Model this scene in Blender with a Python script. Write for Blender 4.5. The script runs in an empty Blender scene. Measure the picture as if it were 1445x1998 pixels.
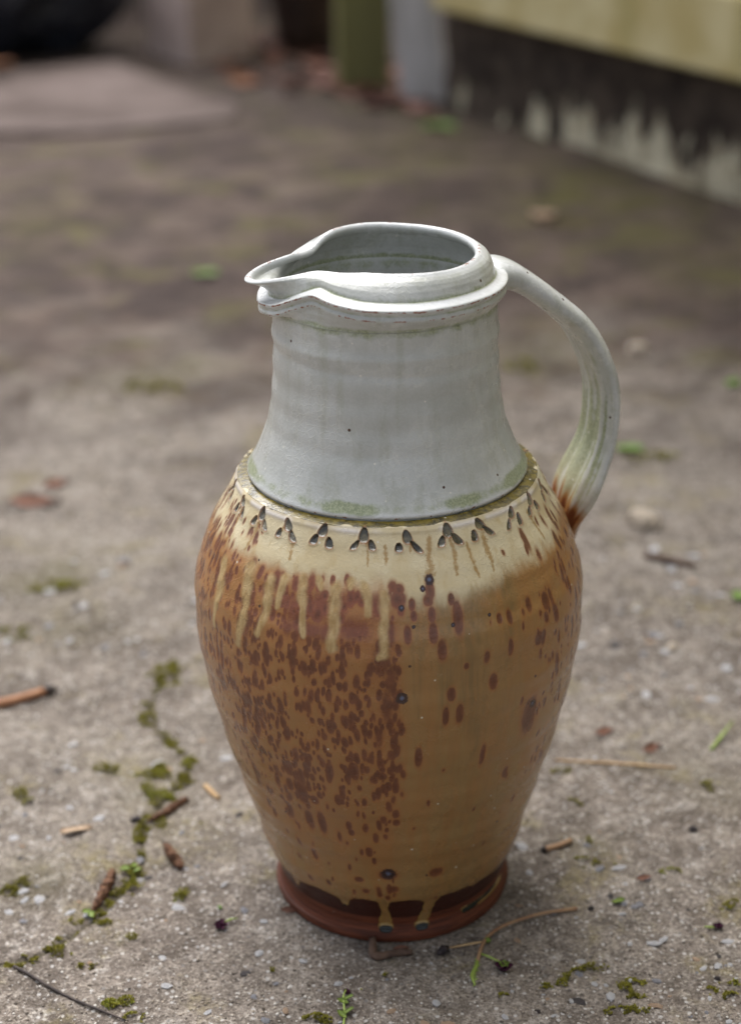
import bpy, math, random
import numpy as np
from mathutils import Matrix, Vector

# ------------------------------------------------------------------ camera, sky, sun, exposure
sc = bpy.context.scene
C = sc.collection
PITCH, ROLL = math.radians(23.426), math.radians(0.95)
FPX, PW, PH = 3500.0, 1445, 1998
CAM = np.array([-0.0090, -0.86, 0.598])
_f = np.array([0, math.cos(PITCH), -math.sin(PITCH)])
_u = np.array([0, math.sin(PITCH), math.cos(PITCH)])
_r = np.array([1.0, 0, 0])
_r2 = _r * math.cos(ROLL) - _u * math.sin(ROLL)
_u2 = _r * math.sin(ROLL) + _u * math.cos(ROLL)
cam_d = bpy.data.cameras.new('camera')
cam = bpy.data.objects.new('camera', cam_d)
C.objects.link(cam)
cam.matrix_world = Matrix(((_r2[0], _u2[0], -_f[0], CAM[0]), (_r2[1], _u2[1], -_f[1], CAM[1]),
                           (_r2[2], _u2[2], -_f[2], CAM[2]), (0, 0, 0, 1)))
cam_d.sensor_fit = 'VERTICAL'
cam_d.sensor_height = 36.0
cam_d.lens = FPX / PH * 36.0
cam_d.clip_start = 0.02
cam_d.clip_end = 500
cam_d.dof.use_dof = True
cam_d.dof.focus_distance = 0.875
cam_d.dof.aperture_fstop = 4.5
cam_d.dof.aperture_blades = 0
sc.camera = cam

SUN_EL, SUN_AZ = math.radians(62), math.radians(-8)     # azimuth from +y (away from the camera) towards +x
world = bpy.data.worlds.new('World')
sc.world = world
world.use_nodes = True
wn = world.node_tree
wn.nodes.clear()
sky = wn.nodes.new('ShaderNodeTexSky')
sky.sky_type = 'NISHITA'
sky.sun_disc = False
sky.sun_elevation = SUN_EL
sky.sun_rotation = SUN_AZ
sky.dust_density = 4.0
sky.air_density = 1.0
hs = wn.nodes.new('ShaderNodeHueSaturation')
hs.inputs['Saturation'].default_value = 0.36             # overcast: the cloud layer greys the sky
bg = wn.nodes.new('ShaderNodeBackground')
bg.inputs['Strength'].default_value = 0.055
wo = wn.nodes.new('ShaderNodeOutputWorld')
wn.links.new(sky.outputs[0], hs.inputs['Color'])
wn.links.new(hs.outputs[0], bg.inputs['Color'])
wn.links.new(bg.outputs[0], wo.inputs['Surface'])
sun_d = bpy.data.lights.new('sun', 'SUN')
sun_d.energy = 1.5
sun_d.angle = math.radians(70)
sun_d.color = (1.0, 0.985, 0.965)
sun = bpy.data.objects.new('sun', sun_d)
C.objects.link(sun)
_sd = Vector((math.sin(SUN_AZ) * math.cos(SUN_EL), math.cos(SUN_AZ) * math.cos(SUN_EL), math.sin(SUN_EL)))
sun.rotation_euler = _sd.to_track_quat('Z', 'Y').to_euler()
sun.location = (0, 0, 5)
sc.view_settings.view_transform = 'Standard'
sc.view_settings.look = 'None'
sc.view_settings.exposure = 1.8
sc.view_settings.gamma = 1.0
sc.render.engine = 'CYCLES'
sc.cycles.use_denoising = True
sc.cycles.max_bounces = 8

rnd = random.Random(7)
rng = np.random.default_rng(11)
PI = math.pi

# ------------------------------------------------------------------ helpers
def ray(x, y):
    return _r2 * ((x - PW / 2) / FPX) + _u2 * (-(y - PH / 2) / FPX) + _f
def ground_at(x, y, z=0.0):
    d = ray(x, y)
    return CAM + d * ((z - CAM[2]) / d[2])
def srgb(r, g, b):
    def f(c):
        c /= 255.0
        return c / 12.92 if c <= 0.04045 else ((c + 0.055) / 1.055) ** 2.4
    return (f(r), f(g), f(b), 1.0)
def sstep(a, b, x):
    t = np.clip((x - a) / (b - a), 0, 1)
    return t * t * (3 - 2 * t)
def _hash(i, j, s):
    h = (i.astype(np.int64) * 374761393 + j.astype(np.int64) * 668265263 + s * 1442695041) & 0xffffffff
    h = ((h ^ (h >> 13)) * 1274126177) & 0xffffffff
    return ((h ^ (h >> 16)) & 0xffff) / 65535.0
def vnoise(x, y, s=0):
    x = np.asarray(x, float); y = np.asarray(y, float)
    i = np.floor(x); j = np.floor(y); fx = x - i; fy = y - j
    fx = fx * fx * (3 - 2 * fx); fy = fy * fy * (3 - 2 * fy)
    a = _hash(i, j, s); b = _hash(i + 1, j, s); c = _hash(i, j + 1, s); d = _hash(i + 1, j + 1, s)
    return (a * (1 - fx) + b * fx) * (1 - fy) + (c * (1 - fx) + d * fx) * fy
def fbm(x, y, s=0, o=4):
    v = 0; a = 0.5
    for k in range(o):
        v = v + a * vnoise(x * 2 ** k + 17.3 * k, y * 2 ** k - 9.1 * k, s + k); a *= 0.5
    return v / (1 - 0.5 ** o)
def spline(xk, yk, x):
    xk = np.asarray(xk, float); yk = np.asarray(yk, float); x = np.asarray(x, float)
    n = len(xk); h = np.diff(xk); A = np.zeros((n, n)); b = np.zeros(n); A[0, 0] = A[-1, -1] = 1
    for i in range(1, n - 1):
        A[i, i - 1] = h[i - 1]; A[i, i] = 2 * (h[i - 1] + h[i]); A[i, i + 1] = h[i]
        b[i] = 6 * ((yk[i + 1] - yk[i]) / h[i] - (yk[i] - yk[i - 1]) / h[i - 1])
    m = np.linalg.solve(A, b); i = np.clip(np.searchsorted(xk, x) - 1, 0, n - 2); t = x - xk[i]; hi = h[i]
    return yk[i] + t * ((yk[i + 1] - yk[i]) / hi - hi * (2 * m[i] + m[i + 1]) / 6) + t * t * m[i] / 2 + t ** 3 * (m[i + 1] - m[i]) / (6 * hi)

def mesh_np(name, V, F, mat=None, parent=None, attrs=None, smooth=True):
    """one mesh object from numpy vertices and equal-sided faces"""
    V = np.ascontiguousarray(V, np.float32).reshape(-1, 3); F = np.ascontiguousarray(F, np.int32)
    me = bpy.data.meshes.new(name)
    me.vertices.add(len(V)); me.vertices.foreach_set('co', V.ravel())
    k = F.shape[1]
    me.loops.add(F.size); me.loops.foreach_set('vertex_index', F.ravel())
    me.polygons.add(len(F)); me.polygons.foreach_set('loop_start', np.arange(0, F.size, k, dtype=np.int32))
    if smooth:
        me.polygons.foreach_set('use_smooth', np.ones(len(F), bool))
    me.update(calc_edges=True)
    me.validate()
    for n, a in (attrs or {}).items():
        at = me.attributes.new(n, 'FLOAT', 'POINT'); at.data.foreach_set('value', np.ascontiguousarray(a, np.float32).ravel())
    if mat: me.materials.append(mat)
    return link(name, me, parent)
def link(name, me, parent=None):
    o = bpy.data.objects.new(name, me); C.objects.link(o)
    if parent: o.parent = parent
    return o
def grid_faces(R, Cn, wrap=False):
    i = np.arange(R - 1)[:, None]; j = np.arange(Cn if wrap else Cn - 1)[None, :]
    jn = (j + 1) % Cn
    return np.stack([i * Cn + j, i * Cn + jn, (i + 1) * Cn + jn, (i + 1) * Cn + j], -1).reshape(-1, 4)
def tag(o, label=None, cat=None, group=None, kind=None):
    if label: o['label'] = label
    if cat: o['category'] = cat
    if group: o['group'] = group
    if kind: o['kind'] = kind
    return o
def empty(name, loc=(0, 0, 0)):
    o = bpy.data.objects.new(name, None); C.objects.link(o); o.location = loc; o.empty_display_size = 0.05
    return o
def tube_geo(P, rad, seg=10, cap=True, squash=None, noise=0.0, seed=0):
    P = np.asarray(P, float); n = len(P); rad = np.broadcast_to(np.asarray(rad, float), (n,))
    T = np.gradient(P, axis=0); T /= np.linalg.norm(T, axis=1)[:, None] + 1e-12
    ref = np.array([0, 0, 1.0])
    V = []
    a = np.arange(seg) * 2 * PI / seg
    for k in range(n):
        s = np.cross(ref, T[k]); s /= np.linalg.norm(s) + 1e-9; w = np.cross(T[k], s)
        rr = rad[k] * (1 + noise * (np.array([vnoise(np.array(k * .9), np.array(q * 1.3), seed) for q in range(seg)]) - .5) * 2)
        V.append(P[k] + np.outer(np.cos(a) * rr, s) + np.outer(np.sin(a) * rr, w))
    V = np.concatenate(V); F = grid_faces(n, seg, True)
    if cap:
        V = np.concatenate([V, P[:1], P[-1:]]); c0 = n * seg; c1 = c0 + 1
        j = np.arange(seg); jn = (j + 1) % seg
        F = np.concatenate([F, np.stack([c0 + 0 * j, jn, j, j], -1)[:, [0, 1, 2, 2]], np.stack([c1 + 0 * j, (n - 1) * seg + j, (n - 1) * seg + jn, (n - 1) * seg + jn], -1)])
    return V, F
def tri_ok(F):
    """list of faces with repeated vertices dropped"""
    return [tuple(dict.fromkeys(f)) for f in F.tolist()]
def mesh_py(name, V, F, mat=None, parent=None, smooth=True):
    me = bpy.data.meshes.new(name)
    me.from_pydata([tuple(map(float, v)) for v in V], [], F)
    if smooth: me.polygons.foreach_set('use_smooth', [True] * len(me.polygons))
    if mat: me.materials.append(mat)
    me.update()
    return link(name, me, parent)
def tube(name, P, rad, mat, parent=None, seg=10, noise=0.0, seed=0, sub=1):
    P = np.asarray(P, float)
    if sub > 1 and len(P) > 2:
        t = np.arange(len(P)); tt = np.linspace(0, len(P) - 1, (len(P) - 1) * sub + 1)
        rad = np.interp(tt, t, np.broadcast_to(np.asarray(rad, float), (len(P),)))
        P = np.stack([spline(t, P[:, k], tt) for k in range(3)], -1)
    V, F = tube_geo(P, rad, seg, True, None, noise, seed)
    return mesh_py(name, V, tri_ok(F), mat, parent)

# ------------------------------------------------------------------ materials
class NT:
    def __init__(s, name):
        s.m = bpy.data.materials.new(name); s.m.use_nodes = True; s.t = s.m.node_tree; s.t.nodes.clear()
        s.out = s.n('ShaderNodeOutputMaterial'); s.b = s.n('ShaderNodeBsdfPrincipled')
        s.l(s.b.outputs[0], s.out.inputs[0]); s.co = s.n('ShaderNodeTexCoord').outputs['Object']
    def n(s, t, **k):
        x = s.t.nodes.new(t)
        for a, v in k.items(): setattr(x, a, v)
        return x
    def l(s, a, b): s.t.links.new(a, b)
    def put(s, sock, v):
        if hasattr(v, 'is_output') or isinstance(v, bpy.types.NodeSocket): s.l(v, sock)
        else: sock.default_value = v
    def math(s, op, a, b=0.0, clamp=False):
        x = s.n('ShaderNodeMath', operation=op, use_clamp=clamp); s.put(x.inputs[0], a); s.put(x.inputs[1], b); return x.outputs[0]
    def mix(s, f, a, b, mode='MIX'):
        x = s.n('ShaderNodeMix', data_type='RGBA', blend_type=mode); s.put(x.inputs[0], f); s.put(x.inputs[6], a); s.put(x.inputs[7], b); return x.outputs[2]
    def noise(s, scale, detail=3.0, rough=0.55, co=None, dist=0.0):
        x = s.n('ShaderNodeTexNoise'); s.l(co or s.co, x.inputs['Vector']); x.inputs['Scale'].default_value = scale
        x.inputs['Detail'].default_value = detail; x.inputs['Roughness'].default_value = rough; x.inputs['Distortion'].default_value = dist
        return x.outputs['Fac']
    def vor(s, scale, feature='F1', co=None, out='Distance', rand=1.0):
        x = s.n('ShaderNodeTexVoronoi', feature=feature); s.l(co or s.co, x.inputs['Vector']); x.inputs['Scale'].default_value = scale
        x.inputs['Randomness'].default_value = rand
        return x.outputs[out]
    def ramp(s, v, lo, hi, a=0.0, b=1.0, smooth=True):
        x = s.n('ShaderNodeMapRange', interpolation_type='SMOOTHSTEP' if smooth else 'LINEAR'); s.put(x.inputs[0], v)
        s.put(x.inputs[1], lo); s.put(x.inputs[2], hi); x.inputs[3].default_value = a; x.inputs[4].default_value = b
        return x.outputs[0]
    def attr(s, name):
        return s.n('ShaderNodeAttribute', attribute_name=name).outputs['Fac']
    def scale_co(s, v):
        x = s.n('ShaderNodeMapping'); s.l(s.co, x.inputs[0]); x.inputs['Scale'].default_value = v; return x.outputs[0]
    def bump(s, h, dist, strength=1.0, prev=None):
        x = s.n('ShaderNodeBump'); s.put(x.inputs['Height'], h); x.inputs['Distance'].default_value = dist; x.inputs['Strength'].default_value = strength
        if prev: s.l(prev, x.inputs['Normal'])
        return x.outputs[0]
    def done(s, col, rough=0.6, normal=None, spec=0.5, **k):
        s.put(s.b.inputs['Base Color'], col); s.put(s.b.inputs['Roughness'], rough); s.put(s.b.inputs['Specular IOR Level'], spec)
        if normal: s.l(normal, s.b.inputs['Normal'])
        for a, v in k.items(): s.put(s.b.inputs[a.replace('_', ' ')], v)
        return s.m

def simple_mat(name, c1, c2, scale=40, rough=0.7, bump=0.0, bscale=None, spec=0.3, stretch=None):
    t = NT(name); co = t.scale_co(stretch) if stretch else t.co
    n = t.noise(scale, 4, .6, co)
    col = t.mix(t.ramp(n, .32, .68), c1, c2)
    nm = t.bump(t.noise(bscale or scale * 3, 4, .6, co), bump) if bump else None
    return t.done(col, rough, nm, spec)

def glaze_material():
    t = NT('jug_glaze')
    A = t.attr
    fine = t.noise(900, 2, .6); mid = t.noise(160, 4, .6); low = t.noise(35, 4, .55)
    streak = t.noise(140, 3, .6, t.scale_co((1, 1, .09)))
    streak2 = t.noise(420, 2, .6, t.scale_co((1, 1, .06)))
    # celadon grey with crazing
    wob = t.n('ShaderNodeVectorMath', operation='ADD')
    nz = t.n('ShaderNodeTexNoise'); t.l(t.co, nz.inputs['Vector']); nz.inputs['Scale'].default_value = 220; nz.inputs['Detail'].default_value = 2
    sc_ = t.n('ShaderNodeVectorMath', operation='SCALE'); t.l(nz.outputs['Color'], sc_.inputs[0]); sc_.inputs['Scale'].default_value = .0035
    t.l(t.co, wob.inputs[0]); t.l(sc_.outputs[0], wob.inputs[1])
    craze = t.vor(270, 'DISTANCE_TO_EDGE', wob.outputs[0])
    crz = t.math('MULTIPLY', t.ramp(craze, .0, .085, 1, 0), t.ramp(low, .42, .62))
    col = t.mix(t.ramp(low, .3, .7), srgb(175, 177, 172), srgb(194, 196, 193))
    col = t.mix(t.math('MULTIPLY', t.ramp(streak, .46, .72), .45), col, srgb(156, 158, 140))
    col = t.mix(t.math('MULTIPLY', t.ramp(fine, .4, .7), .22), col, srgb(200, 203, 202))
    col = t.mix(t.math('MULTIPLY', crz, .42), col, srgb(208, 208, 200))
    # sky highlights painted in white on upward edges of the glaze
    col = t.mix(t.math('MULTIPLY', A('bloom'), t.ramp(mid, .25, .6, .6, 1)), col, srgb(224, 226, 228))
    # green pooling, and the painted shadow band under the collar
    g = t.ramp(t.math('ADD', A('green'), t.math('MULTIPLY', t.math('SUBTRACT', mid, .5), .9)), .3, .75)
    col = t.mix(t.math('MULTIPLY', g, .85), col, t.mix(t.ramp(fine, .3, .7), srgb(120, 130, 92), srgb(160, 166, 132)))
    # cream shoulder
    cream = t.mix(t.ramp(low, .3, .7), srgb(196, 178, 138), srgb(210, 197, 164))
    cream = t.mix(t.math('MULTIPLY', t.ramp(streak, .5, .75), .5), cream, srgb(182, 156, 104))
    col = t.mix(A('cream'), col, cream)
    # ochre runs below the stamps
    och = t.ramp(t.math('ADD', A('ochre'), t.math('MULTIPLY', t.math('SUBTRACT', t.noise(520, 3, .7), .5), 1.1)), .35, .8)
    col = t.mix(t.math('MULTIPLY', och, .75), col, srgb(150, 112, 48))
    # tan / orange belly
    tanc = t.mix(t.ramp(streak, .35, .68), srgb(154, 111, 63), srgb(150, 118, 72))
    tanc = t.mix(t.math('MULTIPLY', A('warm'), .9), tanc, srgb(168, 120, 68))
    tanc = t.mix(t.math('MULTIPLY', A('olive'), t.ramp(streak2, .3, .7, .35, .95)), tanc, srgb(128, 102, 62))
    tf = t.ramp(t.math('ADD', A('tan'), t.math('MULTIPLY', t.math('SUBTRACT', streak, .5), .55)), .25, .75)
    col = t.mix(tf, col, tanc)
    # rust spots
    rn = t.math('ADD', A('rust'), t.math('MULTIPLY', t.math('SUBTRACT', t.noise(300, 4, .65, t.scale_co((1, 1, .5))), .5), .22))
    col = t.mix(t.math('MULTIPLY', A('wash'), t.ramp(streak, .25, .75, .2, .6)), col, srgb(140, 88, 48))
    halo = t.ramp(rn, .2, .5)
    col = t.mix(t.math('MULTIPLY', halo, .5), col, srgb(150, 92, 48))
    rc = t.mix(t.ramp(mid, .35, .65), srgb(112, 64, 40), srgb(94, 52, 34))
    rc = t.mix(A('plum'), rc, srgb(128, 70, 48))
    rc = t.mix(t.math('MULTIPLY', t.ramp(rn, .62, .95), .75), rc, srgb(84, 42, 28))
    col = t.mix(t.math('MULTIPLY', t.ramp(rn, .42, .60), .9), col, rc)
    # olive drips over the rust
    dn = t.ramp(t.math('ADD', A('drip'), t.math('MULTIPLY', t.math('SUBTRACT', mid, .5), .3)), .3, .74)
    dc = t.mix(t.ramp(streak2, .3, .7), srgb(188, 162, 114), srgb(168, 138, 88))
    col = t.mix(t.math('MULTIPLY', dn, .92), col, dc)
    # blue-grey iron blisters
    bl = t.math('ADD', A('blister'), t.math('MULTIPLY', t.math('SUBTRACT', t.noise(700, 2, .6), .5), .35))
    col = t.mix(t.ramp(bl, .38, .58), col, srgb(56, 36, 32))
    col = t.mix(t.ramp(bl, .72, .95), col, srgb(92, 98, 122))
    # olive groove
    gr = t.mix(t.ramp(t.noise(260, 4, .65), .35, .65), srgb(66, 58, 26), srgb(124, 108, 44))
    grf = t.ramp(t.math('ADD', A('groove'), t.math('MULTIPLY', t.math('SUBTRACT', mid, .5), .5)), .38, .62)
    col = t.mix(grf, col, gr)
    # bare clay
    cl = t.mix(t.ramp(t.noise(90, 4, .6, t.scale_co((.5, .5, 6))), .3, .7), srgb(76, 42, 31), srgb(112, 61, 41))
    cf = t.ramp(A('clay'), .44, .56)
    col = t.mix(cf, col, cl)
    col = t.mix(t.math('MULTIPLY', t.ramp(A('clay'), .3, .46), t.ramp(A('clay'), .62, .5)), col, srgb(150, 118, 60))
    sheen = t.ramp(A('slip'), .4, .6)
    col = t.mix(sheen, col, srgb(62, 34, 27))
    col = t.mix(t.ramp(A('black'), .42, .55), col, srgb(24, 28, 25))
    col = t.mix(A('ridge_glint'), col, srgb(222, 214, 206))  # sky reflection along the ridge, painted as near-white colour
    # stamps: dark glassy glass with rusty rims
    st = A('stamp')
    col = t.mix(t.math('MULTIPLY', t.ramp(st, .36, .46), .65), col, srgb(136, 80, 50))
    col = t.mix(t.ramp(st, .47, .56), col, t.mix(t.ramp(mid, .35, .65), srgb(52, 50, 40), srgb(116, 108, 84)))
    # iron showing through on edges, specks
    ir = t.ramp(t.math('ADD', A('iron'), t.math('MULTIPLY', t.math('SUBTRACT', t.noise(330, 3, .7), .5), 2.2)), .62, .8)
    col = t.mix(t.math('MULTIPLY', ir, .9), col, srgb(134, 72, 44))
    v = t.n('ShaderNodeTexVoronoi'); t.l(t.co, v.inputs['Vector']); v.inputs['Scale'].default_value = 110
    sepc = t.n('ShaderNodeSeparateColor'); t.l(v.outputs['Color'], sepc.inputs[0])
    speck = t.math('MULTIPLY', t.ramp(v.outputs['Distance'], .07, .11, 1, 0), t.ramp(sepc.outputs[0], .86, .87))
    col = t.mix(speck, col, srgb(74, 48, 36))
    v2 = t.n('ShaderNodeTexVoronoi'); t.l(t.co, v2.inputs['Vector']); v2.inputs['Scale'].default_value = 150
    sep2 = t.n('ShaderNodeSeparateColor'); t.l(v2.outputs['Color'], sep2.inputs[0])
    wsp = t.math('MULTIPLY', t.ramp(v2.outputs['Distance'], .06, .11, 1, 0), t.ramp(sep2.outputs[1], .85, .86))
    col = t.mix(t.math('MULTIPLY', wsp, .7), col, srgb(228, 224, 212))
    # gloss
    ro = t.ramp(low, .3, .7, .2, .32)
    ro = t.mix(cf, ro, (.5, .5, .5, 1)); ro = t.mix(sheen, ro, (.28, .28, .28, 1))
    ro = t.mix(t.ramp(st, .4, .55), ro, (.06, .06, .06, 1)); ro = t.mix(A('gloss'), ro, (.12, .12, .12, 1))
    ro = t.mix(t.ramp(A('black'), .4, .55), ro, (.12, .12, .12, 1))
    bm = t.bump(t.noise(650, 3, .6), .00018)
    bm = t.bump(crz, .00008, 1, bm)
    bm = t.bump(t.noise(60, 3, .5), .0007, 1, bm)
    return t.done(col, ro, bm, t.ramp(A('clay'), .44, .56, .5, .22), Coat_Weight=t.math('MAXIMUM', t.ramp(A('clay'), .44, .56, .25, .0), t.ramp(st, .45, .55)), Coat_Roughness=.22)

def concrete_material():
    t = NT('old_concrete')
    sep = t.n('ShaderNodeSeparateXYZ'); t.l(t.co, sep.inputs[0])
    n1 = t.noise(5.5, 5, .6); n2 = t.noise(26, 5, .65); n3 = t.noise(130, 4, .7); n4 = t.noise(520, 3, .7)
    col = t.mix(t.ramp(n2, .36, .64), srgb(102, 92, 84), srgb(144, 133, 123))
    nb = t.noise(48, 6, .72, None, .5)
    col = t.mix(t.math('MULTIPLY', t.ramp(nb, .54, .66), .7), col, srgb(186, 178, 170))
    col = t.mix(t.math('MULTIPLY', t.ramp(nb, .46, .34), .75), col, srgb(88, 79, 70))
    col = t.mix(t.math('MULTIPLY', t.ramp(n1, .44, .68), .6), col, srgb(168, 158, 147))
    col = t.mix(t.math('MULTIPLY', t.ramp(n3, .5, .72), .55), col, srgb(196, 186, 174))
    col = t.mix(t.math('MULTIPLY', t.ramp(n3, .5, .3), .6), col, srgb(96, 86, 76))
    col = t.mix(t.math('MULTIPLY', t.ramp(n4, .55, .4), .5), col, srgb(84, 76, 68))
    col = t.mix(t.math('MULTIPLY', t.ramp(n4, .56, .72), .5), col, srgb(205, 198, 188))
    # sandy cells of different minerals
    v = t.n('ShaderNodeTexVoronoi'); t.l(t.co, v.inputs['Vector']); v.inputs['Scale'].default_value = 330
    sp = t.n('ShaderNodeSeparateColor'); t.l(v.outputs['Color'], sp.inputs[0])
    pale = t.math('MULTIPLY', t.ramp(v.outputs['Distance'], .3, .42, 1, 0), t.ramp(sp.outputs[0], .78, .8))
    col = t.mix(t.math('MULTIPLY', pale, .7), col, srgb(204, 200, 196))
    dark = t.math('MULTIPLY', t.ramp(v.outputs['Distance'], .3, .42, 1, 0), t.ramp(sp.outputs[1], .86, .88))
    col = t.mix(t.math('MULTIPLY', dark, .65), col, srgb(70, 62, 58))
    # algae film, and dirt that also carries the far ground's painted shade
    n5 = t.noise(14, 5, .7, None, .4)
    al = t.math('MULTIPLY', t.ramp(n5, .52, .66), t.ramp(n3, .35, .6))
    col = t.mix(t.math('MULTIPLY', al, .5), col, srgb(132, 120, 66))
    dirt = t.math('ADD', t.ramp(sep.outputs[1], .3, 1.3), t.math('MULTIPLY', t.math('SUBTRACT', t.noise(7, 5, .65), .5), 1.3))  # dirt grows with distance, shade of the far yard painted in with it
    dirt_shade_col = t.mix(t.ramp(t.noise(11, 5, .68), .38, .62), srgb(62, 49, 46), srgb(98, 82, 74))
    dirt_shade_col = t.mix(t.math('MULTIPLY', t.ramp(t.noise(9, 4, .6, None, .5), .52, .64), .75), dirt_shade_col, srgb(94, 88, 48))
    col = t.mix(t.math('MULTIPLY', t.ramp(dirt, .3, .95), .88), col, dirt_shade_col)
    far_shade = t.math('ADD', t.ramp(sep.outputs[1], 1.5, 2.6), t.math('MULTIPLY', t.math('SUBTRACT', t.noise(3, 4, .6), .5), .5))  # farthest ground darkened again, shade put into the colour
    col = t.mix(t.math('MULTIPLY', t.ramp(far_shade, .3, .9), .6), col, srgb(54, 44, 40))
    col = t.mix(t.math('MULTIPLY', t.attr('mossy'), t.ramp(t.noise(13, 4, .65), .36, .6, .15, 1)), col, srgb(82, 78, 34))
    damp = t.math('MULTIPLY', t.ramp(t.noise(5.0, 5, .62, None, .6), .49, .60), t.ramp(sep.outputs[1], .35, 1.0))
    col = t.mix(t.math('MULTIPLY', damp, .6), col, srgb(58, 46, 44))
    cr = A_ = t.attr('crack')
    col = t.mix(t.math('MULTIPLY', cr, .8), col, srgb(84, 78, 58))
    b = t.bump(n4, .0008); b = t.bump(n3, .0026, 1, b); b = t.bump(t.vor(330), .0006, .7, b); b = t.bump(nb, .004, 1, b)
    return t.done(col, .88, b, .25)

M_GLAZE = glaze_material()
M_CONC = concrete_material()

# ------------------------------------------------------------------ ground
CRACK = [ground_at(*p)[:2] for p in ((345, 1290), (318, 1330), (272, 1400), (318, 1440), (372, 1490), (350, 1540), (285, 1600), (278, 1650), (258, 1712), (185, 1790), (110, 1850), (20, 1880), (-80, 1905))]
CRACK = np.array(CRACK)
def seg_dist(x, y, P):
    d = np.full(np.shape(x), 9.0)
    for a, b in zip(P[:-1], P[1:]):
        ab = b - a; t = np.clip(((x - a[0]) * ab[0] + (y - a[1]) * ab[1]) / (ab @ ab), 0, 1)
        d = np.minimum(d, np.hypot(x - a[0] - t * ab[0], y - a[1] - t * ab[1]))
    return d
def crack_f(x, y):
    w = .0022 * (.3 + vnoise(x * 90, y * 90, 5))
    xx = x + .006 * (vnoise(x * 60, y * 60, 8) - .5); yy = y + .006 * (vnoise(x * 60, y * 60, 9) - .5)
    return 1 - sstep(.3, 1.6, seg_dist(xx, yy, CRACK) / w)
def gz(x, y):
    x = np.asarray(x, float); y = np.asarray(y, float)
    h = .010 * (fbm(x * 2.3 + 3, y * 2.3, 21, 3) - .5) + .0042 * (fbm(x * 22, y * 22, 22, 3) - .5) + .0030 * (fbm(x * 110, y * 110, 25, 3) - .5)
    h = h - .0016 * crack_f(x, y)
    far = sstep(.5, 2.2, np.hypot(x, y)); h = h + far * .03 * (fbm(x * 1.1, y * 1.1, 31, 3) - .5)
    k = 1 - sstep(.066, .1, np.hypot(x, y))
    return h * (1 - k) - .0004 * k
def mossy_f(x, y):
    m = np.zeros(np.shape(x))
    for px, py, rx, ry, a_ in ((1200, 380, 260, 60, .9), (820, 290, 150, 45, .8), (1380, 520, 120, 50, .7), (60, 440, 110, 50, .6), (640, 330, 90, 35, .5), (1050, 700, 80, 40, .5), (300, 740, 110, 40, .4), (90, 1120, 130, 50, .5), (120, 1220, 130, 50, .4), (300, 1540, 90, 80, .35), (60, 1720, 90, 50, .4), (1400, 1530, 90, 60, .35), (1140, 1650, 70, 30, .3)):
        c_ = ground_at(px, py); ex_ = abs(ground_at(px + rx, py)[0] - c_[0]); ey_ = abs(ground_at(px, py - ry)[1] - c_[1])
        m = np.maximum(m, a_ * np.exp(-((x - c_[0]) / ex_) ** 2 - ((y - c_[1]) / ey_) ** 2))
    return m
def axis_coords(lo, hi, fine, big, far):
    a = list(np.arange(lo, hi, fine)); s = fine; x = hi
    while x < far: a.append(x); s = min(s * 1.13, big); x += s
    a.append(far); s = fine; x = lo - fine
    pre = []
    while x > -far: pre.append(x); s = min(s * 1.13, big); x -= s
    return np.array([-far] + pre[::-1] + a)
gx = axis_coords(-.30, .36, .0017, 4.0, 60); gy = axis_coords(-.24, .36, .0017, 4.0, 60)
X, Y = np.meshgrid(gx, gy)
ground = mesh_np('ground', np.stack([X, Y, gz(X, Y)], -1), grid_faces(len(gy), len(gx)), M_CONC, None, {'crack': crack_f(X, Y), 'mossy': mossy_f(X, Y)})
tag(ground, 'rough grey concrete ground with moss, pale stone chips and brown dirt', None, None, 'structure')
print('ground', X.size)

# ------------------------------------------------------------------ jug
jug = empty('jug')
tag(jug, 'tall stoneware jug with pale grey neck, pouring spout, loop handle and speckled brown belly', 'jug')
BZ = [.0, .014, .03, .05, .075, .1, .125, .15, .175, .195, .215, .235, .2505]
BR = [.0622, .0636, .0692, .0751, .0824, .0895, .0955, .1002, .1023, .1014, .0958, .0856, .0768]
NZ = [.254, .258, .268, .28, .295, .31, .325, .341]
NR = [.0718, .0692, .06437, .06020, .0578, .05668, .0564, .0558]
def body_r(z):
    z = np.asarray(z, float)
    return np.where(z < .2505, spline(BZ, BR, z), np.where(z < .2535, np.interp(z, [.2505, .2514, .2520, .2535], [.0768, .0708, .0716, .0719]), spline(NZ, NR, z)))
def on_jug(px, py):
    d = ray(px, py); t = np.linspace(.6, 1.15, 6000); P = CAM + t[:, None] * d
    k = np.argmax((np.hypot(P[:, 0], P[:, 1]) < body_r(np.clip(P[:, 2], 0, .341))) & (P[:, 2] < .341) & (P[:, 2] > -.001))
    p = P[k]
    return (math.degrees(math.atan2(p[1], p[0])) + 90 + 180) % 360 - 180, float(p[2])   # 0 deg faces the camera, + to the right
front = np.arange(-120, 120, .3); back = np.arange(120, 240, 1.0)
UD = np.concatenate([front, back]); TH = np.radians(UD - 90); CT, ST = np.cos(TH), np.sin(TH)
UW = (UD + 180) % 360 - 180
SPOUT, HANDLE = 193.0, 20.0

def cyl(r, z):
    return np.stack([r * CT, r * ST, np.broadcast_to(z, r.shape)], -1)

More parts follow.
